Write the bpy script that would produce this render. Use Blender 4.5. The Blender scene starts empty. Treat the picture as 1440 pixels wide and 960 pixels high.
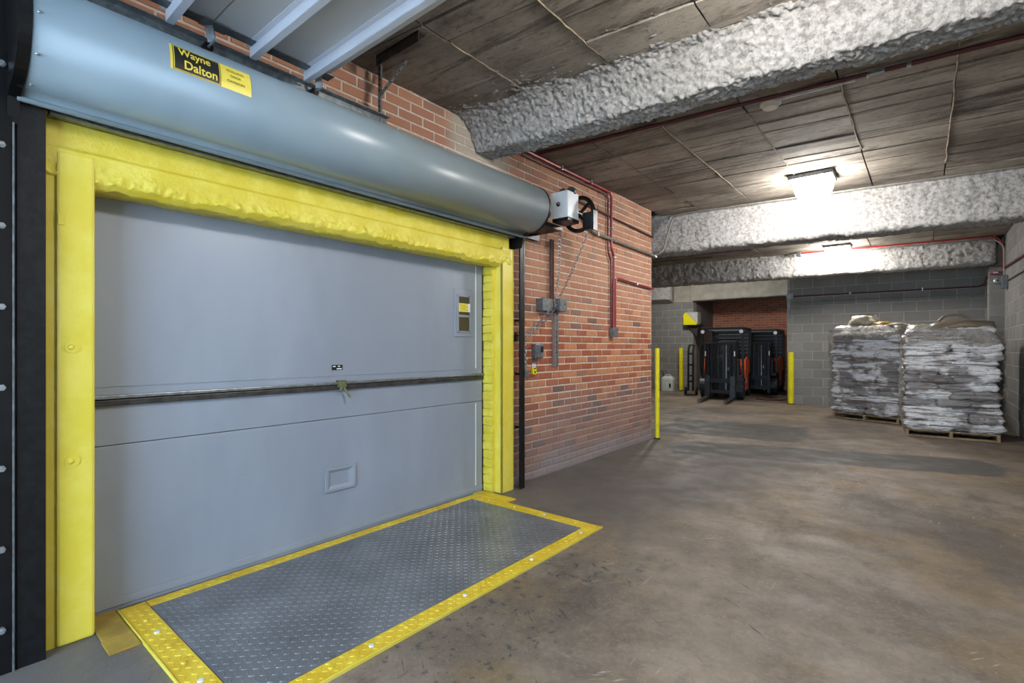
import bpy, bmesh, math, random
from mathutils import Vector, Matrix, noise
R = math.radians
random.seed(7)
scene = bpy.context.scene
COL = scene.collection

# ------------------------------------------------------------------ camera, world, exposure
FPX = 706.0
YAW = math.atan(580 / 706)
CAM = (2.98, 0.0, 1.30)
cd = bpy.data.cameras.new('camera')
cd.sensor_width = 36; cd.lens = FPX / 1440 * 36
cd.shift_y = 8 / 1440
cd.clip_start = 0.05
cam = bpy.data.objects.new('camera', cd)
cam.location = CAM; cam.rotation_euler = (math.pi / 2, 0, YAW)
COL.objects.link(cam); scene.camera = cam

SKY = 6.8
LAMP = 84.0
world = bpy.data.worlds.new('world'); scene.world = world
world.use_nodes = True
world.node_tree.nodes['Background'].inputs[0].default_value = (0.56, 0.76, 1.0, 1)
world.node_tree.nodes['Background'].inputs[1].default_value = SKY
vs = scene.view_settings
vs.view_transform = 'Standard'; vs.look = 'None'; vs.gamma = 1; vs.use_curve_mapping = False
vs.exposure = 0.68

def proj(x, y, z):
    s, c = math.sin(YAW), math.cos(YAW)
    dx, dy, dz = x - CAM[0], y - CAM[1], z - CAM[2]
    d = -s * dx + c * dy; r = c * dx + s * dy
    if d < 0.05: return None
    return 720 + FPX * r / d, 488 - FPX * dz / d, d

# ------------------------------------------------------------------ node helpers
def lin(h):
    h = h.lstrip('#')
    def f(v):
        v = int(v, 16) / 255
        return v / 12.92 if v <= 0.04045 else ((v + 0.055) / 1.055) ** 2.4
    return (f(h[0:2]), f(h[2:4]), f(h[4:6]), 1)

class NT:
    def __init__(s, name):
        s.m = bpy.data.materials.new(name); s.m.use_nodes = True
        s.t = s.m.node_tree; s.b = s.t.nodes['Principled BSDF']
        s.geo = s.t.nodes.new('ShaderNodeNewGeometry')
        s.pos = s.geo.outputs['Position']
    def n(s, typ, **kw):
        o = s.t.nodes.new(typ)
        for k, v in kw.items(): setattr(o, k, v)
        return o
    def l(s, a, b): s.t.links.new(a, b)
    def put(s, sock, v):
        if hasattr(v, 'is_output'): s.l(v, sock)
        elif isinstance(v, (tuple, list)): sock.default_value = v
        elif isinstance(v, str): sock.default_value = lin(v)
        else: sock.default_value = v
    def vm(s, op, a, b=None):
        o = s.n('ShaderNodeVectorMath', operation=op)
        s.put(o.inputs[0], a)
        if b is not None: s.put(o.inputs[1], b)
        return o.outputs[0]
    def ma(s, op, a, b=None, c=None, clamp=False):
        o = s.n('ShaderNodeMath', operation=op, use_clamp=clamp)
        s.put(o.inputs[0], a)
        if b is not None: s.put(o.inputs[1], b)
        if c is not None: s.put(o.inputs[2], c)
        return o.outputs[0]
    def noise(s, scale, detail=4, rough=0.6, stretch=None, vec=None):
        v = vec if vec is not None else s.pos
        if stretch: v = s.vm('MULTIPLY', v, stretch)
        o = s.n('ShaderNodeTexNoise')
        s.l(v, o.inputs['Vector'])
        o.inputs['Scale'].default_value = scale; o.inputs['Detail'].default_value = detail
        o.inputs['Roughness'].default_value = rough
        return o.outputs['Fac']
    def vor(s, scale, feature='F1', stretch=None):
        v = s.vm('MULTIPLY', s.pos, stretch) if stretch else s.pos
        o = s.n('ShaderNodeTexVoronoi', feature=feature)
        s.l(v, o.inputs['Vector']); o.inputs['Scale'].default_value = scale
        return o.outputs['Distance']
    def ramp(s, fac, a, b, lo=0.0, hi=1.0):
        o = s.n('ShaderNodeMapRange', interpolation_type='SMOOTHSTEP')
        s.put(o.inputs[0], fac); o.inputs[1].default_value = a; o.inputs[2].default_value = b
        o.inputs[3].default_value = lo; o.inputs[4].default_value = hi
        return o.outputs[0]
    def mix(s, fac, a, b, mode='MIX'):
        o = s.n('ShaderNodeMix', data_type='RGBA', blend_type=mode)
        s.put(o.inputs[0], fac); s.put(o.inputs[6], a); s.put(o.inputs[7], b)
        return o.outputs[2]
    def xyz(s):
        o = s.n('ShaderNodeSeparateXYZ'); s.l(s.pos, o.inputs[0])
        return o.outputs
    def rnd(s):
        oi = s.n('ShaderNodeObjectInfo')
        return s.ma('FRACT', s.ma('ADD', oi.outputs['Random'], s.geo.outputs['Random Per Island']))
    def rect(s, cx, cy, hx, hy, rot, wob=0.15, soft=0.12, nscale=2.0):
        mp = s.n('ShaderNodeMapping', vector_type='TEXTURE')
        s.l(s.pos, mp.inputs[0])
        mp.inputs[1].default_value = (cx, cy, 0); mp.inputs[2].default_value = (0, 0, R(rot)); mp.inputs[3].default_value = (hx, hy, 1)
        sp = s.n('ShaderNodeSeparateXYZ'); s.l(s.vm('ABSOLUTE', mp.outputs[0]), sp.inputs[0])
        m = s.ma('MAXIMUM', sp.outputs[0], sp.outputs[1])
        nz = s.ma('MULTIPLY', s.ma('SUBTRACT', s.noise(nscale, 5, 0.65), 0.5), wob * 2)
        return s.ramp(s.ma('ADD', m, nz), 1 - soft, 1 + soft, 1, 0)
    def bump(s, h, strength=0.3, dist=0.01):
        o = s.n('ShaderNodeBump'); o.inputs['Strength'].default_value = strength
        o.inputs['Distance'].default_value = dist
        s.l(h, o.inputs['Height']); s.l(o.outputs[0], s.b.inputs['Normal'])
    def out(s, col=None, rough=None, metal=None, spec=None, coat=None):
        if col is not None: s.put(s.b.inputs['Base Color'], col)
        if rough is not None: s.put(s.b.inputs['Roughness'], rough)
        if metal is not None: s.put(s.b.inputs['Metallic'], metal)
        if spec is not None: s.put(s.b.inputs['Specular IOR Level'], spec)
        if coat is not None: s.put(s.b.inputs['Coat Weight'], coat)
        return s.m

M = {}
def simple(name, col, rough=0.5, metal=0.0, var=0.12, scale=8.0, bump=0.0, bscale=60):
    m = NT(name); c = lin(col) if isinstance(col, str) else col
    d = tuple(v * (1 - var * 2) for v in c[:3]) + (1,)
    m.out(m.mix(m.ramp(m.noise(scale), 0.35, 0.7), d, c), rough, metal)
    if bump: m.bump(m.noise(bscale, 3), bump, 0.005)
    M[name] = m.m
    return m.m

# floor
m = NT('stained_concrete_floor')
c = m.mix(m.ramp(m.noise(0.8, 8, 0.7), 0.32, 0.68), '#584e45', '#887b6d')
c = m.mix(m.ramp(m.noise(2.6, 7, 0.75, (1, .5, 1)), 0.5, 0.7, 0, 0.6), c, '#4e4236')
c = m.mix(m.ramp(m.noise(1.1, 5, 0.6), 0.5, 0.66, 0, 0.5), c, '#7f6a48')
c = m.mix(m.ramp(m.noise(0.7, 6, 0.7, (1, 0.45, 1)), 0.53, 0.63, 0, 0.6), c, '#4c4640')
c = m.mix(m.ramp(m.noise(9, 8, 0.8), 0.45, 0.75, 0, 0.5), c, '#453b31')
c = m.mix(m.ramp(m.noise(40, 6, 0.8), 0.5, 0.72, 0, 0.4), c, '#a2957f')
scr = m.ramp(m.noise(4, 5, 0.6, (9, 0.8, 1)), 0.625, 0.67, 0, 0.4)
scr2 = m.ramp(m.noise(6, 5, 0.6, (0.8, 8, 1)), 0.65, 0.69, 0, 0.35)
mp = m.n('ShaderNodeMapping'); m.l(m.pos, mp.inputs[0]); mp.inputs[2].default_value = (0, 0, R(35))
scr3 = m.ramp(m.noise(4, 4, 0.6, (11, 1.1, 1), mp.outputs[0]), 0.63, 0.67, 0, 0.5)
chips = m.ramp(m.noise(6, 9, 0.82), 0.66, 0.69, 0, 0.8)
msk = m.ramp(m.noise(0.9, 4, 0.6), 0.48, 0.64, 0.08, 1)
for q in (scr, scr2, scr3): c = m.mix(m.ma('MULTIPLY', q, msk), c, '#b5ada0')
c = m.mix(chips, c, '#b5ada0')
dk = m.ramp(m.noise(5, 5, 0.6, (0.9, 10, 1), mp.outputs[0]), 0.65, 0.69, 0, 0.7)
c = m.mix(dk, c, '#2e2822')
c = m.mix(m.ma('MULTIPLY', m.rect(0.75, 5.0, 1.0, 1.9, -8, 0.5, 0.45), 0.8), c, '#55524f')
c = m.mix(m.ma('MULTIPLY', m.rect(2.0, 6.95, 1.65, 0.45, 17, 0.3, 0.03, 1.1), 0.85), c, '#454442')
c = m.mix(m.ma('MULTIPLY', m.rect(0.62, 8.35, 1.0, 0.78, 8, 0.35, 0.05, 1.1), 0.85), c, '#434240')
c = m.mix(m.ma('MULTIPLY', m.rect(0.6, 0.28, 0.9, 0.36, 0, 0.3, 0.3), 0.8), c, '#5d5c5c')
pit = m.ma('MULTIPLY', m.ramp(m.noise(20, 5, 0.65), 0.57, 0.63), m.rect(1.45, 2.1, 0.30, 0.9, 0, 0.6, 0.4))
c = m.mix(pit, c, '#3b3d3e')
m.out(c, m.ramp(m.noise(3, 5), 0.3, 0.7, 0.45, 0.75), spec=0.35)
m.bump(m.noise(45, 8, 0.75), 0.4, 0.006); M['floor'] = m.m

# ceiling concrete
m = NT('board_marked_concrete')
c = m.mix(m.ramp(m.noise(1.3, 7, 0.7, (0.6, 1, 1)), 0.32, 0.66), '#736b62', '#aea598')
c = m.mix(m.ramp(m.noise(3.0, 7, 0.75, (0.45, 1.5, 1)), 0.5, 0.66, 0, 0.75), c, '#4b443e')
c = m.mix(m.ramp(m.noise(4.5, 6, 0.7, (0.10, 1.6, 1)), 0.53, 0.62, 0, 0.65), c, '#3d352f')
c = m.mix(m.ramp(m.noise(14, 8, 0.8, (0.7, 1.4, 1)), 0.5, 0.68, 0, 0.6), c, '#483e36')
c = m.mix(m.ramp(m.noise(30, 6, 0.8), 0.58, 0.7, 0, 0.5), c, '#c4bba9')
c = m.mix(m.ramp(m.rnd(), 0, 1, 0, 0.3), c, '#665b50')
m.out(c, 0.85, spec=0.2); m.bump(m.noise(40, 8, 0.8, (0.7, 1.3, 1)), 0.8, 0.012); M['ceiling'] = m.m
simple('joint_filler', '#9b8d75', 0.9, 0, 0.25, 12, 0.4)
simple('slab_dark', '#352d27', 0.9, 0, 0.25, 6, 0.4)

# sprayed fireproofing
m = NT('sprayed_fireproofing')
c = m.mix(m.ramp(m.noise(28, 5, 0.7), 0.35, 0.6), '#9b9792', '#cfccc8')
c = m.mix(m.ramp(m.noise(2.0, 3), 0.5, 0.75, 0, 0.35), c, '#9b968f')
m.out(c, 0.85, spec=0.2); m.bump(m.noise(85, 6, 0.8), 1.0, 0.022); M['spray'] = m.m

# brick
m = NT('old_red_brick')
r = m.rnd(); z = m.xyz()[2]
c = m.mix(m.ramp(r, 0, 1), '#a05a3f', '#c98b62')
c = m.mix(m.ramp(r, 0.84, 0.92), c, '#6f5550')
c = m.mix(m.ramp(m.noise(20, 5, 0.7), 0.45, 0.75, 0, 0.5), c, '#7d4634')
nz = m.ma('MULTIPLY', m.ma('SUBTRACT', m.noise(1.6, 4), 0.5), 1.2)
c = m.mix(m.ramp(m.ma('ADD', z, nz), 1.35, 2.1, 0, 0.6), c, '#bb9078')
c = m.mix(m.ramp(m.ma('ADD', z, nz), 0.45, 1.1, 0.7, 0), c, '#85726d')
c = m.mix(m.ramp(m.ma('ADD', z, m.ma('MULTIPLY', nz, 0.5)), 0.05, 0.32, 0.8, 0), c, '#8b8688')
wash = m.ma('MULTIPLY', m.ramp(m.noise(2.2, 6, 0.7), 0.55, 0.75), m.ramp(z, 2.8, 3.2))
c = m.mix(m.ma('MULTIPLY', wash, 0.8), c, '#b0a596')
c = m.mix(m.ma('MULTIPLY', m.rect(0, 3.2, 10, 0.35, 0, 0.3, 0.3), m.ramp(z, 2.75, 2.95)), c, '#b9ad9c')
m.out(c, 0.85, spec=0.25); m.bump(m.noise(60, 5, 0.7), 0.5, 0.006); M['brick'] = m.m
m = NT('lime_mortar')
z = m.xyz()[2]
c = m.mix(m.ramp(m.noise(9, 5), 0.3, 0.7), '#c6b4a3', '#e0d2c4')
c = m.mix(m.ramp(m.ma('ADD', z, m.ma('MULTIPLY', m.noise(1.6), 0.6)), 0.5, 1.2, 0.75, 0), c, '#8a8180')
m.out(c, 0.9, spec=0.2); m.bump(m.noise(70), 0.4, 0.005); M['mortar'] = m.m
m = NT('alcove_brick')
bt = m.n('ShaderNodeTexBrick'); mp = m.n('ShaderNodeMapping')
m.l(m.pos, mp.inputs[0]); mp.inputs[2].default_value = (R(90), 0, 0); m.l(mp.outputs[0], bt.inputs[0])
bt.inputs['Scale'].default_value = 1.0; bt.inputs['Brick Width'].default_value = 0.232; bt.inputs['Row Height'].default_value = 0.075
bt.inputs['Mortar Size'].default_value = 0.006
bt.inputs['Color1'].default_value = lin('#a15e48'); bt.inputs['Color2'].default_value = lin('#bb7757'); bt.inputs['Mortar'].default_value = lin('#b5a08f')
m.out(bt.outputs[0], 0.9); M['alcove_brick'] = m.m

# concrete block
m = NT('grey_concrete_block')
r = m.rnd()
c = m.mix(m.ramp(r, 0, 1), '#7c7a76', '#868480')
c = m.mix(m.ramp(m.noise(2.2, 4), 0.45, 0.75, 0, 0.4), c, '#6c675f')
m.out(c, 0.85, spec=0.25); m.bump(m.noise(90, 4, 0.7), 0.5, 0.004); M['block'] = m.m
simple('block_mortar', '#aaa7a0', 0.9, 0, 0.1, 9)
simple('plain_concrete', '#8d8577', 0.85, 0, 0.15, 4, 0.4, 40)
simple('painted_pier', '#a8a496', 0.85, 0, 0.12, 4, 0.5, 40)

# yellow paints
m = NT('yellow_paint')
c = m.mix(m.ramp(m.noise(6, 4), 0.35, 0.7), '#d8c541', '#e2d25c')
c = m.mix(m.ramp(m.noise(30, 6, 0.75), 0.7, 0.76, 0, 0.6), c, '#a58a17')
m.out(c, 0.32, spec=0.5); m.bump(m.noise(40, 3), 0.06, 0.004); M['yellow'] = m.m
m = NT('thick_yellow_paint')
c = m.mix(m.ramp(m.noise(9, 4), 0.35, 0.7), '#d6c235', '#e4d455')
m.out(c, 0.3, spec=0.5); m.bump(m.noise(50, 6, 0.75), 0.6, 0.010); M['yellow_rough'] = m.m
m = NT('worn_yellow_floor_paint')
c = m.mix(m.ramp(m.noise(7, 5), 0.35, 0.7), '#c0a01c', '#d2b934')
c = m.mix(m.ramp(m.noise(16, 6, 0.75), 0.60, 0.72, 0, 0.75), c, '#7a6420')
m.out(c, 0.4); M['yellow_worn'] = m.m
simple('yellow_sill', '#a3883a', 0.5, 0, 0.2, 6)

# metals and paints
m = NT('grey_door_paint')
c = m.mix(m.ramp(m.noise(1.2, 4, 0.6, (1, 1, 0.35)), 0.35, 0.7), '#858b95', '#9299a4')
c = m.mix(m.ramp(m.noise(25, 5, 0.8), 0.74, 0.78, 0, 0.5), c, '#b9bec6')
m.out(c, m.ramp(m.noise(2, 3), 0.3, 0.7, 0.36, 0.46), spec=0.5); M['door'] = m.m
m = NT('grey_hood_enamel')
c = m.mix(m.ramp(m.noise(1.5, 3), 0.3, 0.7), '#7c898f', '#88959a')
m.out(c, 0.34, 0.0, 0.5); M['hood'] = m.m
simple('black_steel', '#1b1b1d', 0.4, 0.3, 0.3, 20, 0.15)
simple('black_gloss', '#141416', 0.28, 0.2, 0.2, 10)
simple('galvanised', '#9aa0a2', 0.38, 0.75, 0.2, 30)
simple('galv_bright', '#c3c7ca', 0.3, 0.8, 0.12, 30)
simple('dull_zinc', '#7b7f80', 0.5, 0.5, 0.2, 25)
simple('conduit_grey', '#a19d94', 0.45, 0.5, 0.15, 20)
simple('red_conduit_paint', '#a3262b', 0.4, 0.0, 0.15, 20)
simple('dark_red', '#5d2226', 0.5, 0.0, 0.15, 20)
simple('operator_box', '#c2c8cc', 0.4, 0.1, 0.05, 8)
simple('white_door_skin', '#bfbfbf', 0.5, 0, 0.03, 3)
simple('white_rib', '#d3d6de', 0.4, 0, 0.04, 5)
simple('rust_pipe', '#5a3a30', 0.6, 0.1, 0.2, 20)
simple('bar_steel', '#4d4a47', 0.45, 0.4, 0.3, 18)
simple('olive_paint', '#6d704e', 0.5, 0.1, 0.2, 30)
simple('label_yellow', '#e8d24e', 0.4, 0, 0.03, 5)
simple('label_black', '#1d1c1a', 0.4, 0, 0.05, 5)
simple('lettering_dark', '#3a341c', 0.5, 0, 0.0, 5)
simple('white_plate', '#dedede', 0.4, 0, 0.03, 5)
m = NT('dark_pane'); m.out(m.mix(m.noise(3), '#3d3826', '#575032'), 0.12, 0, 0.6); M['pane'] = m.m
simple('signal_yellow', '#e6d80c', 0.4, 0, 0.06, 8)
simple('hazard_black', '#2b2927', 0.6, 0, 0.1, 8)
simple('hazard_grey', '#b5b4ae', 0.6, 0, 0.1, 8)
simple('jug_plastic', '#c9cfc9', 0.35, 0, 0.06, 9)
simple('pallet_wood', '#a58d6b', 0.75, 0, 0.25, 12, 0.3)
simple('truck_black', '#131416', 0.45, 0.2, 0.25, 10)
simple('truck_grey', '#202328', 0.5, 0.2, 0.2, 10)
simple('truck_orange', '#d0531f', 0.4, 0, 0.1, 8)
simple('rubber', '#161616', 0.8, 0, 0.2, 12)
simple('fork_steel', '#4a4c4e', 0.4, 0.6, 0.2, 12)
simple('seat_vinyl', '#242220', 0.6, 0, 0.1, 12)
simple('cable_red', '#5a1e1c', 0.6, 0, 0.1, 12)
simple('blue_grey_panel', '#5d656d', 0.5, 0.2, 0.1, 8)
simple('smoke_white', '#d6d0c4', 0.5, 0, 0.05, 8)
m = NT('diamond_plate')
c = m.mix(m.ramp(m.noise(3, 4), 0.35, 0.7), '#676a6e', '#7a7d82')
c = m.mix(m.ramp(m.noise(5, 6, 0.75), 0.60, 0.70, 0, 0.7), c, '#3f3f3c')
m.out(c, 0.36, 0.35); M['tread'] = m.m

m = NT('shiny_bag_plastic')
oi = m.n('ShaderNodeObjectInfo')
off = m.vm('ADD', m.pos, m.vm('SCALE', oi.outputs['Location']))
n1 = m.noise(3.0, 5, 0.7, (0.6, 0.6, 7)); n2 = m.noise(6, 6, 0.75, (0.45, 0.45, 4)); n3 = m.noise(2.2, 3)
c = m.mix(m.ramp(n1, 0.42, 0.52), '#8a827d', '#ffffff')  # white streaks put the highlights of the shiny plastic into the sack colour
c = m.mix(m.ramp(n2, 0.56, 0.64, 0, 0.75), c, '#7d6857')
c = m.mix(m.ramp(m.ma('ADD', n3, m.ma('MULTIPLY', oi.outputs['Random'], 0.25)), 0.64, 0.74, 0, 0.75), c, '#6a625e')
c = m.mix(m.ramp(m.noise(22, 3, 0.6, (0.6, 0.6, 1)), 0.62, 0.68, 0, 0.6), c, '#4b433f')
m.out(c, 0.2, 0.0, 0.9, 0.5); m.bump(m.noise(9, 6, 0.7, (0.5, 0.5, 3)), 1.0, 0.06); M['bag'] = m.m
m = NT('clear_stretch_film')
tr = m.n('ShaderNodeBsdfTransparent'); mx = m.n('ShaderNodeMixShader')
fac = m.ramp(m.noise(7, 5, 0.7, (1, 1, 0.6)), 0.35, 0.7, 0.25, 0.8)
m.out(m.mix(m.noise(4, 4), '#8c8275', '#c9c4bb'), 0.2, 0, 0.7)
m.bump(m.noise(14, 5, 0.7), 1.0, 0.05)
m.l(fac, mx.inputs[0]); m.l(tr.outputs[0], mx.inputs[1]); m.l(m.b.outputs[0], mx.inputs[2])
m.l(mx.outputs[0], m.t.nodes['Material Output'].inputs[0]); M['film'] = m.m
simple('twisted_film', '#c8bda6', 0.3, 0, 0.15, 14, 0.8, 25)
simple('amber_film', '#c89a2c', 0.35, 0, 0.15, 14, 0.6, 25)
simple('brown_sack', '#8a7a66', 0.45, 0, 0.15, 9, 0.6, 20)

m = NT('lit_lamp_lens')
m.put(m.b.inputs['Emission Color'], (1.0, 0.975, 0.94, 1)); m.b.inputs['Emission Strength'].default_value = LAMP
m.out((0.9, 0.9, 0.9, 1), 0.4); M['lens'] = m.m

# ------------------------------------------------------------------ mesh helpers
class MB:
    def __init__(s): s.v = []; s.f = []
    def add(s, vs, fs):
        o = len(s.v); s.v += [tuple(q) for q in vs]; s.f += [tuple(i + o for i in q) for q in fs]; return s
    def box(s, x0, x1, y0, y1, z0, z1, rz=0, piv=None):
        vs = [(x, y, z) for z in (z0, z1) for y in (y0, y1) for x in (x0, x1)]
        if rz:
            px, py = piv or ((x0 + x1) / 2, (y0 + y1) / 2); c, d = math.cos(rz), math.sin(rz)
            vs = [(px + (x - px) * c - (y - py) * d, py + (x - px) * d + (y - py) * c, z) for x, y, z in vs]
        return s.add(vs, [(0, 2, 3, 1), (4, 5, 7, 6), (0, 1, 5, 4), (2, 6, 7, 3), (0, 4, 6, 2), (1, 3, 7, 5)])
    def bar(s, a, b, w, h=None, up=(0, 0, 1)):
        a, b = Vector(a), Vector(b); h = h or w
        d = (b - a).normalized(); u = Vector(up)
        if abs(d.dot(u)) > 0.95: u = Vector((1, 0, 0))
        sd = d.cross(u).normalized(); u = sd.cross(d)
        vs = []
        for q in (a, b):
            for i, j in ((-1, -1), (1, -1), (1, 1), (-1, 1)): vs.append(q + sd * (i * w / 2) + u * (j * h / 2))
        return s.add(vs, [(3, 2, 1, 0), (4, 5, 6, 7), (0, 1, 5, 4), (1, 2, 6, 5), (2, 3, 7, 6), (3, 0, 4, 7)])
    def cyl(s, a, b, r, r2=None, n=12, cap=True):
        a, b = Vector(a), Vector(b); r2 = r if r2 is None else r2
        d = (b - a).normalized(); u = Vector((0, 0, 1)) if abs(d.z) < 0.9 else Vector((1, 0, 0))
        e1 = d.cross(u).normalized(); e2 = d.cross(e1)
        vs = []
        for q, rr in ((a, r), (b, r2)):
            for i in range(n):
                t = 2 * math.pi * i / n; vs.append(q + e1 * (rr * math.cos(t)) + e2 * (rr * math.sin(t)))
        fs = [(i, (i + 1) % n, n + (i + 1) % n, n + i) for i in range(n)]
        if cap: fs += [tuple(range(n - 1, -1, -1)), tuple(range(n, 2 * n))]
        return s.add(vs, fs)
    def tube(s, pts, r, n=8, bend=0.0, seg=5):
        pts = [Vector(q) for q in pts]
        if bend:
            out = [pts[0]]
            for i in range(1, len(pts) - 1):
                a, b, c = pts[i - 1], pts[i], pts[i + 1]
                k = min(bend, (a - b).length * 0.45, (c - b).length * 0.45)
                p0 = b + (a - b).normalized() * k; p2 = b + (c - b).normalized() * k
                for j in range(seg + 1):
                    t = j / seg; out.append(p0 * (1 - t) ** 2 + b * (2 * t * (1 - t)) + p2 * t * t)
            out.append(pts[-1]); pts = out
        vs, fs = [], []; e1 = None
        for i, q in enumerate(pts):
            d = (pts[min(i + 1, len(pts) - 1)] - pts[max(i - 1, 0)]).normalized()
            if e1 is None:
                u = Vector((0, 0, 1)) if abs(d.z) < 0.9 else Vector((1, 0, 0)); e1 = d.cross(u).normalized()
            e1 = (e1 - d * e1.dot(d)).normalized(); e2 = d.cross(e1)
            for k in range(n):
                t = 2 * math.pi * k / n; vs.append(q + e1 * (r * math.cos(t)) + e2 * (r * math.sin(t)))
        for i in range(len(pts) - 1):
            for k in range(n): fs.append((i * n + k, i * n + (k + 1) % n, (i + 1) * n + (k + 1) % n, (i + 1) * n + k))
        fs += [tuple(range(n - 1, -1, -1)), tuple(range(len(vs) - n, len(vs)))]
        return s.add(vs, fs)
    def torus(s, c, ax, R0, r, n=24, k=8, squash=1.0, e=None):
        ax = Vector(ax).normalized(); u = Vector((0, 0, 1)) if abs(ax.z) < 0.9 else Vector((1, 0, 0))
        e1 = Vector(e).normalized() if e is not None else ax.cross(u).normalized(); e2 = ax.cross(e1); c = Vector(c)
        vs = []; fs = []
        for i in range(n):
            t = 2 * math.pi * i / n; d = e1 * math.cos(t) + e2 * (math.sin(t) * squash); dn = d.normalized()
            for j in range(k):
                q = 2 * math.pi * j / k; vs.append(c + d * R0 + dn * (r * math.cos(q)) + ax * (r * math.sin(q)))
        for i in range(n):
            for j in range(k): fs.append((i * k + j, ((i + 1) % n) * k + j, ((i + 1) % n) * k + (j + 1) % k, i * k + (j + 1) % k))
        return s.add(vs, fs)
    def prism(s, poly, y0, y1, plane='xz'):
        n = len(poly)
        def pt(a, b, h): return {'xz': (a, h, b), 'xy': (a, b, h), 'yz': (h, a, b)}[plane]
        vs = [pt(a, b, y0) for a, b in poly] + [pt(a, b, y1) for a, b in poly]
        return s.add(vs, [tuple(range(n - 1, -1, -1)), tuple(range(n, 2 * n))] + [(i, (i + 1) % n, n + (i + 1) % n, n + i) for i in range(n)])
    def grid(s, fn, nu, nv):
        vs = [fn(i / nu, j / nv) for i in range(nu + 1) for j in range(nv + 1)]
        return s.add(vs, [(i * (nv + 1) + j, (i + 1) * (nv + 1) + j, (i + 1) * (nv + 1) + j + 1, i * (nv + 1) + j + 1) for i in range(nu) for j in range(nv)])
    def sphere(s, c, r, sx=1, sy=1, sz=1, n=12, k=8):
        vs = []; fs = []
        for j in range(k + 1):
            ph = math.pi * j / k
            for i in range(n):
                t = 2 * math.pi * i / n
                vs.append((c[0] + r * sx * math.sin(ph) * math.cos(t), c[1] + r * sy * math.sin(ph) * math.sin(t), c[2] + r * sz * math.cos(ph)))
        for j in range(k):
            for i in range(n): fs.append((j * n + i, (j + 1) * n + i, (j + 1) * n + (i + 1) % n, j * n + (i + 1) % n))
        return s.add(vs, fs)
    def mesh(s, name, mat, smooth=False, fix=True):
        me = bpy.data.meshes.new(name); me.from_pydata(s.v, [], s.f)
        if fix:
            bm = bmesh.new(); bm.from_mesh(me)
            bmesh.ops.recalc_face_normals(bm, faces=bm.faces); bm.to_mesh(me); bm.free()
        if mat: me.materials.append(M[mat])
        if smooth:
            me.polygons.foreach_set('use_smooth', [True] * len(me.polygons))
            if smooth != 'all':
                try: me.set_sharp_from_angle(angle=R(38))
                except Exception: pass
        return me

def link(name, data, parent=None, loc=None, rz=0):
    o = bpy.data.objects.new(name, data); COL.objects.link(o)
    if parent: o.parent = parent
    if loc: o.location = loc
    if rz: o.rotation_euler = (0, 0, rz)
    return o
def obj(name, mb, mat, parent=None, smooth=False, bevel=0.0, world=False, **kw):
    """one mesh object; world=True: mesh given in world coordinates under an unrotated parent"""
    me = mb.mesh(name, mat, smooth, kw.pop('fix', True))
    if parent is not None and world:
        q = parent; off = Vector((0, 0, 0))
        while q is not None: off += q.location; q = q.parent
        me.transform(Matrix.Translation(-off))
    o = link(name, me, parent)
    if bevel:
        b = o.modifiers.new('bevel', 'BEVEL'); b.width = bevel; b.segments = 2; b.limit_method = 'ANGLE'
    return tag(o, **kw)
def tag(o, label=None, cat=None, group=None, kind=None):
    if label: o['label'] = label
    if cat: o['category'] = cat
    if group: o['group'] = group
    if kind: o['kind'] = kind
    return o
def thing(name, label, cat, loc=(0, 0, 0), rz=0, group=None, kind=None):
    o = link(name, None, None, loc, rz); o.empty_display_size = 0.05
    return tag(o, label, cat, group, kind)
def copy_tree(o, parent=None):
    c = o.copy(); COL.objects.link(c); c.parent = parent
    for ch in list(o.children): copy_tree(ch, c)
    return c
def text_mesh(body, size, offset=0.0, spacing=1.0):
    cu = bpy.data.curves.new('lettering', 'FONT'); cu.body = body; cu.size = size; cu.align_x = 'CENTER'; cu.align_y = 'CENTER'
    cu.offset = offset; cu.space_character = spacing; cu.resolution_u = 3
    o = bpy.data.objects.new('lettering', cu); COL.objects.link(o)
    me = bpy.data.meshes.new_from_object(o.evaluated_get(bpy.context.evaluated_depsgraph_get()))
    bpy.data.objects.remove(o); bpy.data.curves.remove(cu)
    return me

# ================================================================== STRUCTURE
ZC = 3.22           # underside of the ceiling boards
XR = 4.05           # right wall
YB = 13.05          # back wall
YA = 15.07          # far-left block wall
obj('floor', MB().box(-5, XR + 0.3, -7, 17.3, -0.2, 0), 'floor', kind='structure')

ceiling = obj('ceiling', MB().box(-5, XR + 0.3, -1.7, 17.3, ZC + 0.022, ZC + 0.25), 'slab_dark', kind='structure')
def ceiling_cells(y0, y1, x0, x1, xs, off, rows, skew=0.1):
    ys = [y0]
    while ys[-1] < y1 - 0.12:
        ys.append(min(y1, ys[-1] + random.uniform(*rows)))
    cols = [x0]; x = off
    while x < x1 - 0.1:
        if x > x0 + 0.1: cols.append(x)
        x += xs
    cols.append(x1)
    for j in range(len(ys) - 1):
        for i in range(len(cols) - 1):
            g = 0.005 if random.random() < 0.55 else 0.011
            gx = 0.006
            d = random.uniform(-0.006, 0.004)
            ql = [(cols[i] + gx, ys[j] + g), (cols[i + 1] - gx, ys[j] + g), (cols[i + 1] - gx, ys[j + 1] - g), (cols[i] + gx, ys[j + 1] - g)]
            mb = MB()
            lo = [(x, y + skew * x, ZC + d + random.uniform(-0.002, 0.002)) for x, y in ql]
            hi = [(x, y + skew * x, ZC + 0.022) for x, y in ql]
            mb.add(lo + hi, [(3, 2, 1, 0), (0, 1, 5, 4), (1, 2, 6, 5), (2, 3, 7, 6), (3, 0, 4, 7)])
            obj('ceiling_board', mb, 'ceiling', ceiling)
ceiling_cells(-0.6, 3.4, 0.0, XR, 0.66, 0.67, (0.2, 0.36))
ceiling_cells(3.2, 7.2, 0.0, XR, 0.645, 0.57, (0.15, 0.34))
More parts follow.
